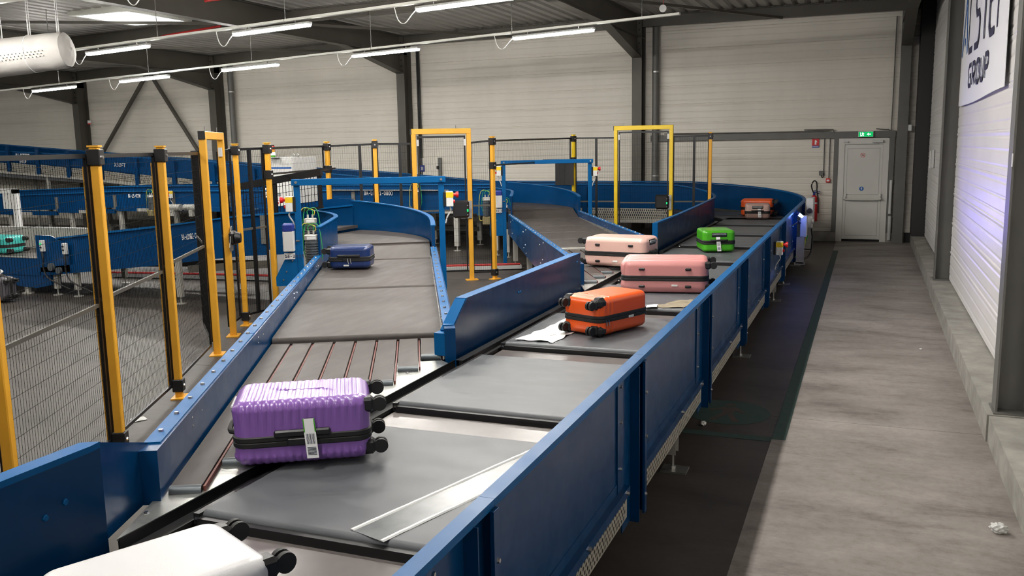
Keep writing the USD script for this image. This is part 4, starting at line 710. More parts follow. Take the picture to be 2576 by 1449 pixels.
def suitcase(label, pos, yaw, L, W, T, col, low=None, rib=None, wheel=1, er=.045, cr=.07, front=None, tele=True, ltag=None, feet=False, plate=None, stand=False, zpull=None, cap=False, zf=.44):
    yaw = math.radians(yaw); c, s_ = math.cos(yaw), math.sin(yaw); pos = np.asarray(pos, float)
    def X(p):
        p = np.atleast_2d(np.asarray(p, float)).copy()
        if stand: p = np.c_[p[:, 0], -(p[:, 2] - T / 2), p[:, 1] + W / 2]
        return np.c_[p[:, 0] * c - p[:, 1] * s_, p[:, 0] * s_ + p[:, 1] * c, p[:, 2]] + pos
    def B(mb): v, f = mb.get(); return MB().add(X(v), f)
    t = thing('suitcase', label, 'suitcase', pos); wr_ = .034; z0 = .012; H = T - z0; zm = z0 + H * zf; bh = .052
    nn = 420 if rib else 200; v, f = shell(L, W, z0 + H - (zm + bh / 2), er, cr, rib, nn); part(t, 'shell', MB().add(X(v + (0, 0, zm + bh / 2)), f), col, smooth=60)
    v, f = shell(L, W, zm - bh / 2 - z0, er, cr, rib, nn); v = v * (1, 1, -1) + (0, 0, zm - bh / 2); part(t, 'shell', MB().add(X(v), f[:, ::-1]), low or col, smooth=60)
    P, N = rrect(L / 2 + .004, W / 2 + .004, cr, 80); n = len(P); zs = [(-bh / 2 - .004, -.008), (-bh / 2 + .004, .003), (-.004, .003), (0, -.001), (.004, .003), (bh / 2 - .004, .003), (bh / 2 + .004, -.008)]
    vv = [(*(p + m * o), zm + dz) for dz, o in zs for p, m in zip(P, N)]; ff = []
    for a in range(len(zs) - 1):
        for j in range(n): q = (j + 1) % n; ff += [(a * n + j, a * n + q, (a + 1) * n + q), (a * n + j, (a + 1) * n + q, (a + 1) * n + j)]
    part(t, 'zip_band', MB().add(X(vv), ff), 'black_rubber', smooth=40)
    for sy in (-1, 1):
        for sz in (0, 1):
            x = wheel * (L / 2 - .03); y = sy * (W / 2 - .055); z = z0 + .045 if sz == 0 else T - .05
            b = MB().bbox((x + wheel * .018, y, z), (.034, 0, 0), (0, .036, 0), (0, 0, .036), .014); h = part(t, 'wheel_housing', B(b), 'black_plastic')
            b = MB(); xc = wheel * (L / 2 + .048)
            for o in (-.016, .016): b.cyl((xc, y + o - .009, z), (xc, y + o + .009, z), wr_, 18)
            b.cyl((xc - wheel * .03, y, z), (xc, y, z), .02, 10); part(h, 'wheel', B(b), 'black_rubber')
            if cap: part(h, 'corner_cap', B(MB().bbox((wheel * (L / 2 - .045), sy * (W / 2 - .045), z + (.012 if sz else -.008)), (.052, 0, 0), (0, .052, 0), (0, 0, .045), .03)), 'black_plastic')
    if tele:
        x = -wheel * L / 2; b = MB().bbox((x + wheel * .012, 0, T - .06), (.016, 0, 0), (0, .11, 0), (0, 0, .036), .012); k = part(t, 'handle_recess', B(b), 'black_plastic')
        part(k, 'telescopic_grip', B(MB().bbox((x - wheel * .006, 0, T - .05), (.012, 0, 0), (0, .095, 0), (0, 0, .014), .006)), 'galva' if tele == 'chrome' else 'grey_plastic')
        part(t, 'carry_handle', B(MB().tube([(x + wheel * .01, -.11, zm + .03), (x - wheel * .022, -.085, zm + .03), (x - wheel * .03, 0, zm + .032), (x - wheel * .022, .085, zm + .03), (x + wheel * .01, .11, zm + .03)], .013, 8)), 'black_rubber')
    if front:            # handle on a long side, front = -1 or 1
        y = front * W / 2; part(t, 'carry_handle', B(MB().bbox((0, y + front * .004, zm + .035), (.13, 0, 0), (0, .012, 0), (0, 0, .018), .008)), 'black_plastic')
        part(t, 'lock_plate', B(MB().bbox((-.02, y + front * .004, zm - .005), (.05, 0, 0), (0, .012, 0), (0, 0, .018), .005)), 'black_plastic')
    if feet:
        for x in (-.26 * L, .27 * L):
            for z in (T - .085, z0 + .06): part(t, 'foot', B(MB().bbox((x, -W / 2 - .006, z), (.030, 0, 0), (0, .012, 0), (0, 0, .013), .008)), 'black_plastic')
    if plate: part(t, 'name_plate', B(MB().bbox((plate[0], -W / 2 - .003 - (.006 if rib else 0), plate[1]), (.03, 0, 0), (0, .003, 0), (0, 0, .009), .001)), 'white_plastic')
    if zpull:
        for k in (0, .03): part(t, 'zip_pull', B(MB().tube([(zpull[0] + k, zpull[1], zm + .01), (zpull[0] + k + .004, zpull[1] - .012, zm - .02), (zpull[0] + k + .012, zpull[1] - .012, zm - .05)], .005, 5)), 'chrome')
    if ltag:             # airline tag: white strip with bars; ltag = (point on the case, direction out)
        (px, py), (ox, oy), green, ln = ltag; side = np.array((-oy, ox, 0.)); o = np.array((ox, oy, 0.)); top = np.array((px, py, T - .085)); w = .027
        a, b_ = top + o * .02, top + o * .045 + side * .015 - (0, 0, ln); q = [top + o * .004 - side * w * .6, top + o * .004 + side * w * .6, a - side * w, a + side * w, b_ - side * w, b_ + side * w]
        v = np.array(q + [p - o * .0015 for p in q]); f = [[0, 1, 3], [0, 3, 2], [2, 3, 5], [2, 5, 4], [6, 9, 7], [6, 8, 9], [8, 11, 9], [8, 10, 11]]
        k = part(t, 'luggage_tag', MB().add(X(v), f), 'paint_white', smooth=False); dz = b_ - a
        b = MB()
        for i in range(9):
            ww = (.0016, .0028, .0012)[i % 3]; cc = side * (-.018 + i * .0045)
            v = [a + dz * (.38 if True else 0) + cc + side * x + o * .001 + dz * y for y in (0, .26) for x in (-ww / 2, ww / 2)]; b.add(X(v), [[0, 1, 3], [0, 3, 2]])
        for i in range(7): v = [a + dz * (.72 + i * .03) + side * x + o * .001 + dz * y for y in (0, .016) for x in (-.02, .02)]; b.add(X(v), [[0, 1, 3], [0, 3, 2]])
        part(k, 'barcode', b, 'ink', smooth=False)
        if green:
            b = MB()
            for e in (-1, 1): v = [a + dz * y + side * x + o * .001 for y in (0, .34) for x in (e * w, e * (w - .005))]; b.add(X(v), [[0, 1, 3], [0, 3, 2]])
            part(k, 'tag_stripe', b, 'c_green', smooth=False)
    return t
xr = lambda p, a: (lambda x, y, z: a * ribf(x, p, .55))
suitcase('light purple ribbed hard-shell suitcase with a white airline tag hanging down its side', (-2.525, 3.575, .678), 32, .63, .41, .315, 'c_purple', rib=lambda x, y, z: (.006 if z < .93 else .0028) * ribf(x + .02, .037, .55, .25) * min(1, max(0, (z - .3) * 8)), zf=.38, front=-1, ltag=((.03, -.195), (0, -1), True, .185), zpull=(-.27, -.17), cap=False, tele=True)
suitcase('bright orange suitcase nearest the camera, its four black wheels facing left', (-1.93, 6.93, .662), 66, .62, .39, .305, 'c_orange', rib=lambda x, y, z: .004 * ribf(x, .05, .5) if x < -.14 else 0, wheel=-1, tele=False, cap=True, plate=(.07, .125), zpull=(-.24, -.19))
suitcase('large dusky pink ribbed suitcase just behind the near orange one', (-1.89, 9.04, .662), 10, .86, .53, .33, 'c_pink', rib=lambda x, y, z: .010 * ribf(y, .058, .5, .3) if (z > .8 or x < -.3) else 0, tele=False, feet=True, plate=(.10, .085), er=.06, cr=.09)
suitcase('large pale pink suitcase with scuffed light top, straddling the merge', (-2.70, 10.38, .714), -7, .78, .49, .35, 'c_pale', wheel=-1, feet=True, tele='chrome', plate=(.02, .075), er=.055, cr=.08)
suitcase('bright green suitcase with an airline tag, alone on its belt carrier', (-1.93, 12.55, .662), 20 + 90, .54, .44, .30, 'c_green', wheel=1, tele='chrome', ltag=((-.27, .02), (-1, 0), False, .19), er=.04)
suitcase('small rose gold suitcase in front of the far orange one', (-1.97, 18.0, .662), 97, .50, .47, .29, 'c_rose', low='c_rose_low', tele='chrome', ltag=((-.25, -.03), (-1, 0), False, .16))
suitcase('orange suitcase at the far bend, partly hidden by the rose gold one', (-2.05, 18.74, .662), 2, .62, .40, .335, 'c_orange', tele='chrome', rib=lambda x, y, z: .003 * ribf(y, .05))
suitcase('navy blue suitcase leaning on the left guard below the blue bend', (-5.50, 8.89, .788), 20, .47, .37, .26, 'c_navy', wheel=-1, tele=False, front=-1, plate=(-.03, .05), zpull=(-.01, -.2))
suitcase('white suitcase cut off by the bottom edge of the picture', (-1.95, 1.96, .662), 64, .58, .43, .265, 'c_white', tele=True, er=.05)
suitcase('teal suitcase on the flat conveyor at the left edge', (-13.36, 10.75, .532), 3, .58, .42, .285, 'c_teal', rib=lambda x, y, z: .004 * ribf(y, .05) if z > .8 else 0, tele=False)
suitcase('dark grey ribbed suitcase standing on the floor at the left edge', (-11.93, 9.42, .03), 4, .52, .34, .26, 'c_grey', rib=xr(.03, .005), stand=True, tele=False)
b = MB(); m = trimesh.creation.icosphere(3, 1.0); p = np.asarray(m.vertices); p = p * (.16, .10, .07) * (.75 + .5 * meshkit.noise(p * 2.5, 3))[:, None]
single('plastic_bag', b.add(p + (-12.0, 9.42, .44), m.faces), 'paper', 'crumpled white plastic bag on the dark grey suitcase', 'bag')

# ------------------------------------------------ controls on the conveyors
def estop(label, p, d, flip=1):
    p = np.asarray(p, float); d = nrm(d); e = np.array((-d[1], d[0], 0)); t = thing('emergency_stop', label, 'emergency stop', p)
    part(t, 'box_body', MB().bbox(p, d * .04, e * .045, Z3 * .085, .006), 'white_plastic'); part(t, 'mount', MB().bbox(p - d * .055, d * .015, e * .05, Z3 * .08, .004), 'black_plastic')
    part(t, 'yellow_plate', MB().obox(p + (0, 0, .045) + e * .0, d * .042, e * .0455, Z3 * .03), 'yellow_lemon')
    part(t, 'red_button', MB().cyl(p + (0, 0, .045) + d * .04, p + (0, 0, .045) + d * .075, .018, 14).cyl(p + (0, 0, .045) + d * .07, p + (0, 0, .045) + d * .1, .032, 18, .036), 'red')
    part(t, 'red_button', MB().cyl(p + (0, 0, -.03) + d * .04, p + (0, 0, -.03) + d * .06, .02, 12), 'red')
    part(t, 'cable', MB().tube([p + (0, 0, -.08), p + (0, 0, -.13) + d * .01, p + (0, 0, -.2) - d * .03, p + (0, 0, -.27) - d * .05], .009, 6), 'cable_white')
aL, aR, bL, bR = PA(3.3, -1.45, 0), PA(3.3, .125, 0), PB(3.92, -1.45, 0), PB(3.92, .125, 0)
estop('emergency stop box on the left post of the near blue arch', aL - V3 * .085 + (0, 0, 1.56), -V3); estop('emergency stop box on the right post of the near blue arch', aR + V3 * .09 + (0, 0, 1.575), V3)
estop('emergency stop box on the left post of the far blue arch', bL - V3 * .09 + (0, 0, 1.70), -V3); estop('emergency stop box on the right post of the far blue arch', bR + V3 * .09 + (0, 0, 1.66), V3)
estop('emergency stop box on the outside of the long guard beside the walkway', (-.985, 11.55, .83), (1, 0, 0))
estop('emergency stop box behind the fence on the level conveyor', (-15.2, 16.74, 1.16), (-.6, -1, 0))
def reader(label, p, hb):
    p = np.asarray(p, float); t = thing('barcode_reader', label, 'scanner', p); O = -V3
    part(t, 'bracket', MB().poly(Polygon([(0, -.05), (.09, -.05), (.10, -.14), (.24, -.40), (.24, -hb), (0, -hb)]), p - U3 * .04, O, (0, 0, 1), U3, .012), 'blue_lit')
    part(t, 'reader_body', MB().bbox(p + O * .075 - U3 * .07, O * .06, U3 * .05, Z3 * .115, .01), 'light_grey'); part(t, 'hood', MB().bbox(p + O * .075 - U3 * .07 + (0, 0, .145), O * .062, U3 * .052, Z3 * .05, .018), 'dark_blue_plastic')
    part(t, 'tag_plate', MB().obox(p + O * .075 - U3 * .072 + (0, 0, -.165), O * .058, U3 * .004, Z3 * .035), 'white_plastic'); part(t, 'lettering', MB().text('16-20.53', .032, p + O * .13 - U3 * .078 + (0, 0, -.182), V3, Z3, .002), 'ink', smooth=False)
    part(t, 'knob', MB().cyl(p + O * .0 - U3 * .07, p + O * -.04 - U3 * .07, .012, 8), 'chrome')
    b = MB()
    for o, z in ((.05, -.22), (.12, -.34), (.05, -.43), (.16, -.43)): b.bolt(p + O * o - U3 * .042 + (0, 0, z), -U3, .011, .008)
    part(t, 'bolt_row', b, 'zinc_bolt', kind='stuff')
reader('white and dark blue reader on a blue bracket at the near arch', aL - V3 * .03 + (0, 0, 1.16), .50); reader('white and dark blue reader on a blue bracket at the far arch', bL - V3 * .03 + (0, 0, 1.16), .62)
t = thing('junction_box', 'light grey junction boxes with cables on the far end of the long guard', 'control box', (-.92, 15.6, .55))
part(t, 'box_body', MB().bbox((-.93, 15.2, .78), (.05, 0, 0), (0, .11, 0), (0, 0, .17), .008), 'light_grey'); part(t, 'box_body', MB().bbox((-.93, 16.9, .92), (.06, 0, 0), (0, .22, 0), (0, 0, .22), .008), 'light_grey')
part(t, 'socket', MB().bbox((-.87, 15.7, .80), (.05, 0, 0), (0, .06, 0), (0, 0, .10), .02).cyl((-.83, 15.62, .82), (-.80, 15.62, .82), .04, 14), 'light_grey'); part(t, 'rotary_switch', MB().cyl((-.93, 16.67, .92), (-.93, 16.62, .92), .045, 14), 'black_plastic')
for y, z in ((14.95, .62), (16.9, .75)): part(t, 'bracket', MB().box(-1.02, -.90, y, y + .05, .2, z).box(-1.03, -.88, y, y + .05, .18, .22), 'galva_dull')
for k, m_ in enumerate(('cable_white', 'cable_black', 'cable_yellow', 'cable_green')): part(t, 'cable', MB().tube([(-.93 + .02 * k, 15.1 + .06 * k, .62), (-.92, 15.1 + .05 * k, .45), (-.96, 15.2, .30 + .03 * k), (-1.05, 15.1, .28)], .011, 5), m_)
part(t, 'cable', MB().tube([(-.84, 15.75, .70), (-.82, 15.7, .5), (-.84, 15.5, .28), (-.95, 15.2, .22)], .014, 6), 'grey_plastic' if False else 'cable_black')
t = thing('beacon_light', 'glowing blue beacon lamp on the end of the long guard', 'beacon', (-.98, 14.85, .93)); part(t, 'lens', MB().cyl((-.985, 14.80, 1.0), (-.925, 14.80, .955), .028, 14, .02), 'beacon'); part(t, 'base', MB().cyl((-1.02, 14.80, 1.02), (-.985, 14.80, 1.0), .035, 14), 'dark_blue_plastic')
t = thing('photo_sensor', 'small blue lit sensor head on a thin arm below the beacon', 'sensor', (-1.0, 14.6, .88)); part(t, 'arm', MB().tube([(-1.05, 14.2, .86), (-1.0, 14.4, .89), (-.98, 14.6, .9)], .008, 6), 'black_plastic'); part(t, 'head', MB().cyl((-.98, 14.6, .88), (-.95, 14.6, .9), .03, 14), 'dark_blue_plastic')
lt = UsdLux.SphereLight.Define(stage, '/World/beacon_glow'); lt.CreateRadiusAttr(.04); lt.CreateIntensityAttr(BEACON * 240); lt.CreateColorAttr(Gf.Vec3f(.20, .15, 1))
sh = UsdLux.ShapingAPI.Apply(lt.GetPrim()); sh.CreateShapingConeAngleAttr(30.); sh.CreateShapingConeSoftnessAttr(1.0)      # the beacon's turning reflector, caught facing the right wall
bp = np.array((-.86, 14.70, 1.05)); bd = nrm(np.array((1.1, 10.9, 2.15)) - bp); bx_ = nrm(np.cross((0, 0, 1), -bd)); by_ = np.cross(-bd, bx_); mm = np.eye(4); mm[0, :3] = bx_; mm[1, :3] = by_; mm[2, :3] = -bd; mm[3, :3] = bp
lt.AddTransformOp().Set(Gf.Matrix4d(mm.tolist()))
# ------------------------------------------------ signs and fittings on the walls
t = thing('exit_sign', 'lit green emergency exit sign above the white door', 'exit sign', (-.074, WY - .14, 2.19)); part(t, 'sign_box', MB().bbox((-.074, WY - .14, 2.25), (.148, 0, 0), (0, .025, 0), (0, 0, .058), .004), 'white_plastic'); part(t, 'face', MB().box(-.212, .064, WY - .170, WY - .166, 2.20, 2.30), 'exit_green')
man = unary_union([Point(-.07, .032).buffer(.009), Polygon([(-.085, .02), (-.062, .022), (-.055, -.005), (-.075, -.01)]), Polygon([(-.075, -.008), (-.06, -.006), (-.045, -.022), (-.06, -.038), (-.068, -.034), (-.056, -.022)]), Polygon([(-.078, -.008), (-.07, -.012), (-.085, -.035), (-.1, -.035), (-.098, -.028)]), Polygon([(-.06, .02), (-.04, .01), (-.043, .004), (-.062, .011)]), sbox(-.115, -.04, -.108, .04)])
part(t, 'running_man', MB().poly(man, (-.064, WY - .171, 2.25), (1, 0, 0), (0, 0, 1), (0, -1, 0), .002), 'exit_white'); part(t, 'arrow', MB().poly(Polygon([(-.02, .0), (.02, .032), (.012, .01), (.06, .01), (.06, -.01), (.012, -.01), (.02, -.032)]).buffer(0), (-.035, WY - .171, 2.25), (1, 0, 0), (0, 0, 1), (0, -1, 0), .002), 'exit_white')
t = thing('fire_notice', 'red and blue fire extinguisher notice on the wall left of the door', 'sign', (-1.065, WY - .03, 1.99)); part(t, 'board', MB().box(-1.135, -.995, WY - .04, WY - .034, 1.99, 2.185), 'red'); part(t, 'lower_band', MB().box(-1.135, -.995, WY - .042, WY - .036, 1.99, 2.03), 'ink_blue')
part(t, 'pictogram', MB().poly(unary_union([sbox(-.018, -.05, .018, .03), Point(0, .03).buffer(.018), Polygon([(.018, .03), (.04, .0), (.034, -.004), (.014, .02)])]), (-1.065, WY - .041, 2.10), (1, 0, 0), (0, 0, 1), (0, -1, 0), .003), 'paint_white'); part(t, 'lettering', MB().text('EXTINCTEUR', .014, (-1.13, WY - .043, 2.003), (1, 0, 0), (0, 0, 1)), 'paint_white', smooth=False)
t = thing('fire_extinguisher', 'red fire extinguisher with a black hose hanging on the back wall', 'fire extinguisher', (-1.055, WY - .11, .38))
prof = [(0, 0), (.07, 0), (.078, .015), (.078, .46), (.072, .50), (.05, .535), (.025, .55), (0, .55)]; m = trimesh.creation.revolve(np.array(prof), sections=28); part(t, 'cylinder', MB().add(np.asarray(m.vertices) + (-1.055, WY - .11, .43), m.faces), 'red', smooth=40)
part(t, 'label_band', MB().cyl((-1.055, WY - .11, .80), (-1.055, WY - .11, .83), .0795, 28), 'paint_white'); part(t, 'valve', MB().cyl((-1.055, WY - .11, .97), (-1.055, WY - .11, 1.06), .025, 12).bar((-1.055, WY - .11, 1.05), (-.95, WY - .14, 1.02), .02, .02).bar((-1.055, WY - .11, 1.08), (-.94, WY - .14, 1.06), .02, .015), 'dark_blue_plastic')
part(t, 'hose', MB().tube([(-1.07, WY - .12, 1.04), (-1.10, WY - .15, 1.12), (-1.11, WY - .16, 1.20), (-1.07, WY - .16, 1.285), (-1.02, WY - .16, 1.27), (-1.0, WY - .16, 1.18), (-1.0, WY - .16, 1.08), (-.97, WY - .17, .9), (-.96, WY - .16, .6)], .014, 8), 'black_rubber')
t = thing('call_point', 'small red fire alarm call point left of the door', 'alarm button', (-.787, WY - .04, 1.25)); part(t, 'box_body', MB().bbox((-.787, WY - .05, 1.292), (.043, 0, 0), (0, .025, 0), (0, 0, .043), .005), 'red'); part(t, 'glass', MB().box(-.815, -.759, WY - .079, WY - .075, 1.275, 1.312), 'paint_white')
t = thing('wall_socket', 'grey wall socket box with a looped cable left of the door', 'socket', (-.93, WY - .04, 1.4)); part(t, 'box_body', MB().bbox((-.93, WY - .05, 1.45), (.045, 0, 0), (0, .03, 0), (0, 0, .045), .006), 'steel_grey'); part(t, 'cable', MB().tube([(-.93, WY - .06, 1.40), (-.91, WY - .07, 1.36), (-.88, WY - .06, 1.38), (-.875, WY - .05, 1.45)], .01, 6), 'cable_black')
single('motion_detector', MB().bbox((.76, WY - .25, 2.36), (.035, 0, 0), (0, .03, 0), (0, 0, .065), .01), 'white_plastic', 'small white motion detector on the corner column', 'detector')
t = thing('wall_vent', 'small pale panel with slots on the right wall near the corner', 'wall unit', (1.08, 18.4, 1.62)); part(t, 'panel', MB().bbox((1.075, 18.0, 1.78), (.02, 0, 0), (0, .10, 0), (0, 0, .16), .005), 'light_grey'); part(t, 'slot', MB().bbox((1.05, 18.25, 1.76), (.012, 0, 0), (0, .025, 0), (0, 0, .16), .004), 'white_plastic')
t = thing('switch_box', 'grey cable box low on the back wall seen through the middle gate', 'wall unit', (-10.44, WY - .06, 1.56)); part(t, 'box_body', MB().bbox((-10.44, WY - .06, 1.62), (.06, 0, 0), (0, .03, 0), (0, 0, .08), .006), 'dark_blue_plastic'); part(t, 'face', MB().box(-10.47, -10.41, WY - .094, WY - .09, 1.58, 1.66), 'grey_plastic')
t = struct('door_2', (-10.35, WY - .06, 0)); part(t, 'leaf', MB().bbox((-10.32, WY - .045, .95), (.32, 0, 0), (0, .02, 0), (0, 0, .93), .005), 'wall_white'); part(t, 'jamb', MB().box(-10.0, -9.92, WY - .08, WY - .02, 0, 1.88), 'steel_grey'); part(t, 'handle', MB().box(-10.03, -9.98, WY - .11, WY - .07, 1.60, 1.68), 'black_plastic')
for k, (y, z, lab) in enumerate(((9.0, 2.15, 'small white label on the flange of the nearer right column'),)): single('sticker', MB().obox((.912, 7.0, 1.99), (.002, 0, 0), (0, .02, 0), (0, 0, .045)), 'white_plastic', lab, 'label')
t = thing('sticker', 'white and red sticker on the left back column', 'sticker', (-20.95, WY - .44, 2.95)); part(t, 'white_half', MB().box(-21.0, -20.88, WY - .434, WY - .43, 3.0, 3.08), 'white_plastic'); part(t, 'red_half', MB().box(-21.0, -20.88, WY - .434, WY - .43, 2.97, 3.0), 'red')
# banner: white cloth with the two words
t = thing('banner', 'white cloth banner with dark lettering hung high on the right wall', 'banner', (1.06, 11.1, 2.56)); ys_ = np.linspace(13.30, 8.95, 40); zs_ = np.linspace(2.56, 4.40, 14)
v = [(1.068 + .004 * math.sin(y * 2.1 + z * 1.3), y, z + (.02 * math.sin(y * .9) if z < 2.6 else 0)) for z in zs_ for y in ys_]; f = []
for i in range(13):
    for j in range(39): a = i * 40 + j; f += [(a, a + 1, a + 41), (a, a + 41, a + 40)]
v2_ = [(x + .004, y, z) for x, y, z in v]; f = f + [(c_ + 560, b_ + 560, a_ + 560) for a_, b_, c_ in f]; part(t, 'cloth', MB().add(v + v2_, f), 'banner', smooth=True)
def stroke(b, pts, w, O, sc):
    from shapely.geometry import LineString
    g = LineString(pts).buffer(w / 2, cap_style=2, join_style=1, resolution=4); b.poly(g, O, (0, -sc[0], 0), (0, 0, sc[1]), (-1, 0, 0), .0015)
def word(b, txt, O, w, h, gap, th):
    G = {'L': [[(.0, 1), (0, .14), (.14, 0), (.72, 0)]], 'S': [[(.75, 1), (.2, 1), (.03, .86), (.03, .66), (.2, .53), (.55, .53), (.72, .40), (.72, .14), (.55, 0), (0, 0)]], 'T': [[(0, 1), (.9, 1)], [(.42, 1), (.42, 0)]], 'E': [[(.75, 1), (.2, 1), (.03, .86), (.03, .14), (.2, 0), (.75, 0)], [(.05, .52), (.62, .52)]], 'F': [[(.75, 1), (.2, 1), (.03, .86), (.03, 0)], [(.05, .48), (.62, .48)]],
         'G': [[(.75, 1), (.18, 1), (.02, .84), (.02, .16), (.18, 0), (.72, 0), (.72, .48), (.4, .48)]], 'R': [[(.02, 0), (.02, 1), (.55, 1), (.70, .86), (.70, .58), (.55, .44), (.04, .44)], [(.42, .44), (.72, 0)]], 'O': [[(.18, 0), (.02, .16), (.02, .84), (.18, 1), (.56, 1), (.72, .84), (.72, .16), (.56, 0), (.18, 0)]], 'U': [[(.02, 1), (.02, .16), (.18, 0), (.56, 0), (.72, .16), (.72, 1)]], 'P': [[(.02, 0), (.02, 1), (.55, 1), (.72, .86), (.72, .58), (.55, .44), (.04, .44)]]}
    for i, ch in enumerate(txt):
        for s_ in G[ch]: stroke(b, [(x * w, y * h) for x, y in s_], th, np.asarray(O, float) + (0, -i * gap, 0), (1, 1))
b = MB(); stroke(b, [(0, 0), (.30, .66), (.36, .66), (.66, 0)], .065, (1.0625, 13.15, 3.16), (1, 1)); b.poly(Point(.33, .16).buffer(.05), (1.0625, 13.15, 3.16), (0, -1, 0), (0, 0, 1), (-1, 0, 0), .0015); part(t, 'letter_a', b, 'ink_blue', smooth=False)
b = MB(); word(b, 'LSTEF', (1.0625, 12.36, 3.16), .62, .66, .66, .078); part(t, 'lettering', b, 'ink', smooth=False); b = MB(); word(b, 'GROUP', (1.0625, 12.15, 2.745), .36, .235, .41, .052); part(t, 'lettering', b, 'ink', smooth=False)
# white electrical cabinet with a signal tower
t = thing('electrical_cabinet', 'white electrical cabinet with red buttons behind the fence', 'cabinet', (-10.1, 14.4, 0)); part(t, 'body', MB().bbox((-10.13, 14.4, 1.01), (.30, 0, 0), (0, .38, 0), (0, 0, 1.0), .008), 'light_grey'); part(t, 'door', MB().bbox((-10.13, 14.01, 1.01), (.285, 0, 0), (0, .012, 0), (0, 0, .97), .005), 'white_plastic')
part(t, 'blue_stripe', MB().box(-10.30, -9.86, 13.994, 14.0, 1.80, 1.83), 'ink_blue'); part(t, 'vent_grille', MB().box(-10.36, -10.12, 13.99, 14.0, 1.30, 1.36), 'grey_plastic')
for z in (1.17, 1.05): part(t, 'red_button', MB().cyl((-10.2, 14.0, z), (-10.2, 13.95, z), .022 if z > 1.1 else .034, 12), 'red')
part(t, 'rotary_switch', MB().cyl((-9.83, 14.1, 1.55), (-9.79, 14.1, 1.55), .03, 12), 'red'); b = MB()
for x in (-9.95, -9.85): b.mesh(trimesh.creation.torus(.028, .008, 16, 8, transform=trimesh.transformations.translation_matrix((x, 14.2, 2.04)) @ trimesh.transformations.rotation_matrix(math.pi / 2, (1, 0, 0))))
part(t, 'lifting_eye', b, 'galva')
t = thing('signal_tower', 'signal tower lamp with red amber and lit green segments on the cabinet', 'signal lamp', (-10.21, 13.95, 2.01)); part(t, 'shelf', MB().box(-10.31, -10.09, 13.85, 14.05, 2.005, 2.015), 'white_plastic')
part(t, 'foot', MB().cyl((-10.21, 13.95, 2.015), (-10.21, 13.95, 2.05), .04, 16), 'c_green'); part(t, 'lit_segment', MB().cyl((-10.21, 13.95, 2.05), (-10.21, 13.95, 2.105), .04, 16), 'amber_white'); part(t, 'amber_segment', MB().cyl((-10.21, 13.95, 2.105), (-10.21, 13.95, 2.15), .035, 16), 'yellow'); part(t, 'red_segment', MB().cyl((-10.21, 13.95, 2.15), (-10.21, 13.95, 2.22), .035, 16), 'red'); part(t, 'cap', MB().cyl((-10.21, 13.95, 2.22), (-10.21, 13.95, 2.24), .03, 16), 'black_plastic')
# textile air duct
E0, E1 = np.array((-10.75, 10.0, 3.62)), np.array((-14.6, 8.6, 3.22)); d = nrm(E1 - E0); s1 = nrm(np.cross(d, (0, 0, 1))); s2 = np.cross(s1, d); t = thing('air_duct', 'white perforated textile air duct hanging at the top left', 'air duct', E0); R = .24; n = 40; v = []; f = []
for i in range(60):
    q = i / 59; x = E0 + (E1 - E0) * q
    for j in range(n):
        a = 2 * math.pi * j / n; r = R * (1.08 - .08 * math.exp(-i * .5)) + .012 * math.sin(3 * a + i * .35) * math.exp(-abs(i % 14 - 3) * .5) + .01 * (meshkit.noise(np.array([i * .3, math.cos(a) * 2, math.sin(a) * 2]), 5) - .5)
        v.append(x + r * (math.cos(a) * s1 + math.sin(a) * s2 * (1 if math.sin(a) > 0 else 1.03)))
for i in range(59):
    for j in range(n): k = (j + 1) % n; f += [(i * n + j, i * n + k, (i + 1) * n + k), (i * n + j, (i + 1) * n + k, (i + 1) * n + j)]
part(t, 'sleeve', MB().add(v, f), 'fabric_duct', smooth=True)
v = []; f = []
for i in range(9):
    r = R * (1 - i / 8.2)
    for j in range(n):
        a = 2 * math.pi * j / n; bul = .055 * (1 - (r / R) ** 2) + .02 * meshkit.noise(np.array([math.cos(a) * 3, math.sin(a) * 3, i * .5]), 9) * min(1, i * .5); v.append(E0 - d * bul + (r * (1 + .015 * math.sin(9 * a))) * (math.cos(a) * s1 + math.sin(a) * s2))
for i in range(8):
    for j in range(n): k = (j + 1) % n; f += [(i * n + j, i * n + k, (i + 1) * n + k), (i * n + j, (i + 1) * n + k, (i + 1) * n + j)]
v.append(np.mean(v[-n:], axis=0)); f += [(8 * n + j, 8 * n + (j + 1) % n, len(v) - 1) for j in range(n)]; part(t, 'end_cap', MB().add(v, f), 'fabric_duct', smooth=60)
b = MB(); side_in = -s1 if (-s1) @ np.array((.5, -.8, 0)) > 0 else s1
for row in range(3):
    for i in range(70):
        a = -.05 - .14 * row; N = math.cos(a) * side_in + math.sin(a) * s2; p = E0 + d * (.22 + i * .055 + .027 * (row % 2)) + N * (R * 1.085 + .004); b.bolt(p, N, .008, .003)
part(t, 'vent_hole', b, 'black_rubber', smooth=False, kind='stuff'); b = MB()
for i in range(9):
    for o in (-1, 1): p = E0 + d * (.06 + .42 * i + (.05 if o > 0 else 0)) + s2 * R * .93 + s1 * o * R * .3; part(t, 'hanging_strap', MB().bar(p, p + (0, 0, .24), .016, .005), 'paint_white', smooth=False); b.cyl(p + (0, 0, .24), p + (0, 0, .75), .003, 5)
part(t, 'hanging_cord', b, 'paint_white', smooth=False, kind='stuff'); part(t, 'seam', MB().tube([E0 + d * .5 + R * 1.09 * (math.cos(a) * s1 + math.sin(a) * s2) for a in np.linspace(0, 6.28, 30)], .006, 5), 'paint_white')
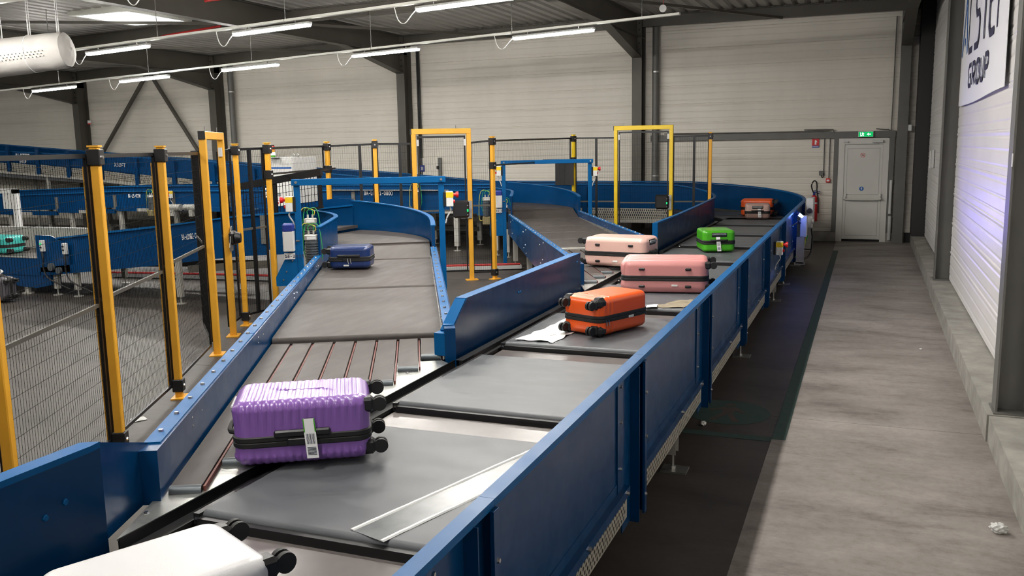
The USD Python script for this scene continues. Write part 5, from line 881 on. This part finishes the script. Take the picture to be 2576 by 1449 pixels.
# sprinkler pipe, detector
t = thing('sprinkler_pipe', 'thin red sprinkler pipe under the roof', 'pipe', (-10, 13, 4.5)); part(t, 'pipe', MB().cyl((-10.4, 12.6, 4.62), (-7.2, 12.2, 4.62), .022, 8), 'red_dark'); part(t, 'pipe', MB().cyl((-16.8, 15.9, 4.45), (-12.2, 15.2, 4.62), .022, 8), 'red_dark')
t = thing('smoke_detector', 'white round detector at the right end of the back lamp tray', 'detector', (-2.95, 13.95, 4.06)); part(t, 'disc', MB().cyl((-2.98, 13.9, 4.15), (-2.98, 13.94, 4.15), .055, 20), 'white_plastic'); part(t, 'cable', MB().tube([(-2.98, 13.95, 4.2), (-2.97, 13.95, 4.5), (-2.98, 13.95, 4.9)], .005, 5), 'red_dark')
# ------------------------------------------------ floor paint and litter
t = thing('floor_line', 'green painted walkway line on the concrete floor', 'floor marking', (-.53, 12, 0)); part(t, 'stripe', MB().box(-.575, -.478, 6.54, 18.6, .0005, .002), 'green_paint'); part(t, 'stripe', MB().box(-1.5, -.575, 6.48, 6.58, .0005, .002), 'green_paint')
mat('faded_pink', (.10, .055, .045), .7, col2=(.04, .045, .04), scale=14); mat('faded_yellow', (.21, .20, .09), .7, col2=(.19, .17, .13), scale=14)
t = thing('floor_pictogram', 'faded green disc with a walking figure painted on the dark floor', 'floor marking', (-.95, 7.12, 0)); part(t, 'disc', MB().poly(Point(0, 0).buffer(.33, 24), (-.97, 7.12, .0005), (1, 0, 0), (0, 1, 0), (0, 0, 1), .0015), 'green_paint')
fig = unary_union([Point(0, .2).buffer(.04), Polygon([(-.05, .14), (.05, .14), (.04, -.05), (-.04, -.05)]), Polygon([(-.04, -.05), (.01, -.05), (-.07, -.25), (-.12, -.24)]), Polygon([(0, -.05), (.04, -.05), (.12, -.24), (.07, -.26)]), Polygon([(.05, .14), (.15, 0), (.11, -.02), (.03, .08)]), Polygon([(-.05, .14), (-.16, .03), (-.13, 0), (-.03, .08)])]); part(t, 'figure', MB().poly(fig, (-.97, 7.12, .002), (1, 0, 0), (0, 1, 0), (0, 0, 1), .001), 'faded_pink')
star = Polygon([(math.cos(a) * r, math.sin(a) * r * .5) for a, r in [(math.pi / 2 + i * math.pi / 5, .15 if i % 2 == 0 else .06) for i in range(10)]]); t = thing('floor_emblem', 'faded yellow and green marking on the floor in front of the door', 'floor marking', (0, 19.8, 0)); part(t, 'emblem', MB().poly(star.union(sbox(-.36, -.03, -.12, .03)).union(sbox(.12, -.03, .36, .03)), (0, 19.83, .0005), (1, 0, 0), (0, 1, 0), (0, 0, 1), .0015), 'faded_yellow')
def crumple(name, lab, cat, quad, z, matn, amp, seed, nx=14, ny=10, th=.0015, ragged=.0):
    q = np.array(quad, float); v = []
    for i in range(nx):
        for j in range(ny):
            s_, r_ = i / (nx - 1), j / (ny - 1); p = (q[0] * (1 - s_) + q[1] * s_) * (1 - r_) + (q[3] * (1 - s_) + q[2] * s_) * r_
            nn = meshkit.noise(np.array([p[0] * 14, p[1] * 14, seed]), seed); edge = ragged * (meshkit.noise(np.array([p[0] * 30, p[1] * 30, 4.]), seed) - .5); v.append((p[0] + edge, p[1] + edge, z + amp * nn ** 2))
    f = [t_ for i in range(nx - 1) for j in range(ny - 1) for t_ in ((i * ny + j, (i + 1) * ny + j, (i + 1) * ny + j + 1), (i * ny + j, (i + 1) * ny + j + 1, i * ny + j + 1))]; N = len(v)
    v = v + [(x, y, zz - th) for x, y, zz in v]; f = f + [(c_ + N, b_ + N, a_ + N) for a_, b_, c_ in f]; single(name, MB().add(v, f), matn, lab, cat, smooth=25)
crumple('plastic_sheet', 'crumpled white plastic sheet on the belt left of the near orange suitcase', 'plastic sheet', [(-2.47, 6.33), (-2.16, 6.32), (-2.13, 7.05), (-2.36, 7.30)], .664, 'paper', .022, 3, ragged=.05)
crumple('paper_sheet', 'crumpled brown paper on the belt behind the near orange suitcase', 'paper', [(-1.78, 7.98), (-1.50, 8.05), (-1.42, 8.42), (-1.62, 8.45)], .664, 'paper_brown', .02, 5, ragged=.06)
crumple('paper_scrap', 'small white paper scrap next to the brown paper on the belt', 'paper', [(-1.84, 7.95), (-1.74, 7.97), (-1.76, 8.12), (-1.86, 8.1)], .664, 'paper', .03, 6, 8, 6)
def film(name, lab, a, b_, w):
    a, b_ = np.array(a, float), np.array(b_, float); d_ = nrm(b_ - a); s_ = np.array((d_[1], -d_[0])); q = [a, b_, b_ + s_ * w, a + s_ * w]; B_ = MB().prism(q, .6605, .6615)
    rp = [np.array((*lerp(a, b_, k / 24), .6625 + .002 * rng.random())) for k in range(25)]; rq = [np.array((*(lerp(a, b_, k / 24) + s_ * w), .6625 + .002 * rng.random())) for k in range(25)]
    t = thing(name, lab, 'plastic film', (*a, .66)); part(t, 'sheet', B_, 'film', smooth=False); part(t, 'fold', MB().sweep(rp, [(-.012, -.002), (.012, -.002), (.006, .003), (-.006, .003)]), 'paper', smooth=30); part(t, 'fold', MB().sweep(rq, [(-.012, -.002), (.012, -.002), (.006, .003), (-.006, .003)]), 'paper', smooth=30)
film('plastic_film', 'clear plastic film strip with white folds stuck on the belt by the guard', (-1.84, 2.88), (-1.47, 4.05), .17)
p = np.asarray(trimesh.creation.icosphere(3).vertices); fc = trimesh.creation.icosphere(3).faces
single('crumpled_wrapper', MB().add(p * (.045, .03, .028) * (.6 + .8 * meshkit.noise(p * 3, 2))[:, None] + (.75, 5.30, .026), fc), 'paper', 'crumpled white wrapper on the floor near the kerb at the lower right', 'litter', smooth=20)
single('crumpled_wrapper', MB().add(p * (.02, .03, .016) * (.6 + .8 * meshkit.noise(p * 3, 4))[:, None] + (-1.10, 6.72, .014), fc), 'paper', 'small pale scrap on the floor by the painted disc', 'litter', smooth=20)
single('crumpled_wrapper', MB().add(p * (.014, .014, .008) * (.6 + .8 * meshkit.noise(p * 3, 5))[:, None] + (.58, 9.92, .007), fc), 'paper', 'tiny white scrap in the middle of the walkway', 'litter', smooth=20)
crumple('paper_scrap', 'white paper scrap on the floor behind the fence by the blue corner', 'paper', [(-5.5, 5.40), (-5.42, 5.36), (-5.37, 5.46), (-5.45, 5.5)], .004, 'paper', .02, 8, 8, 6)
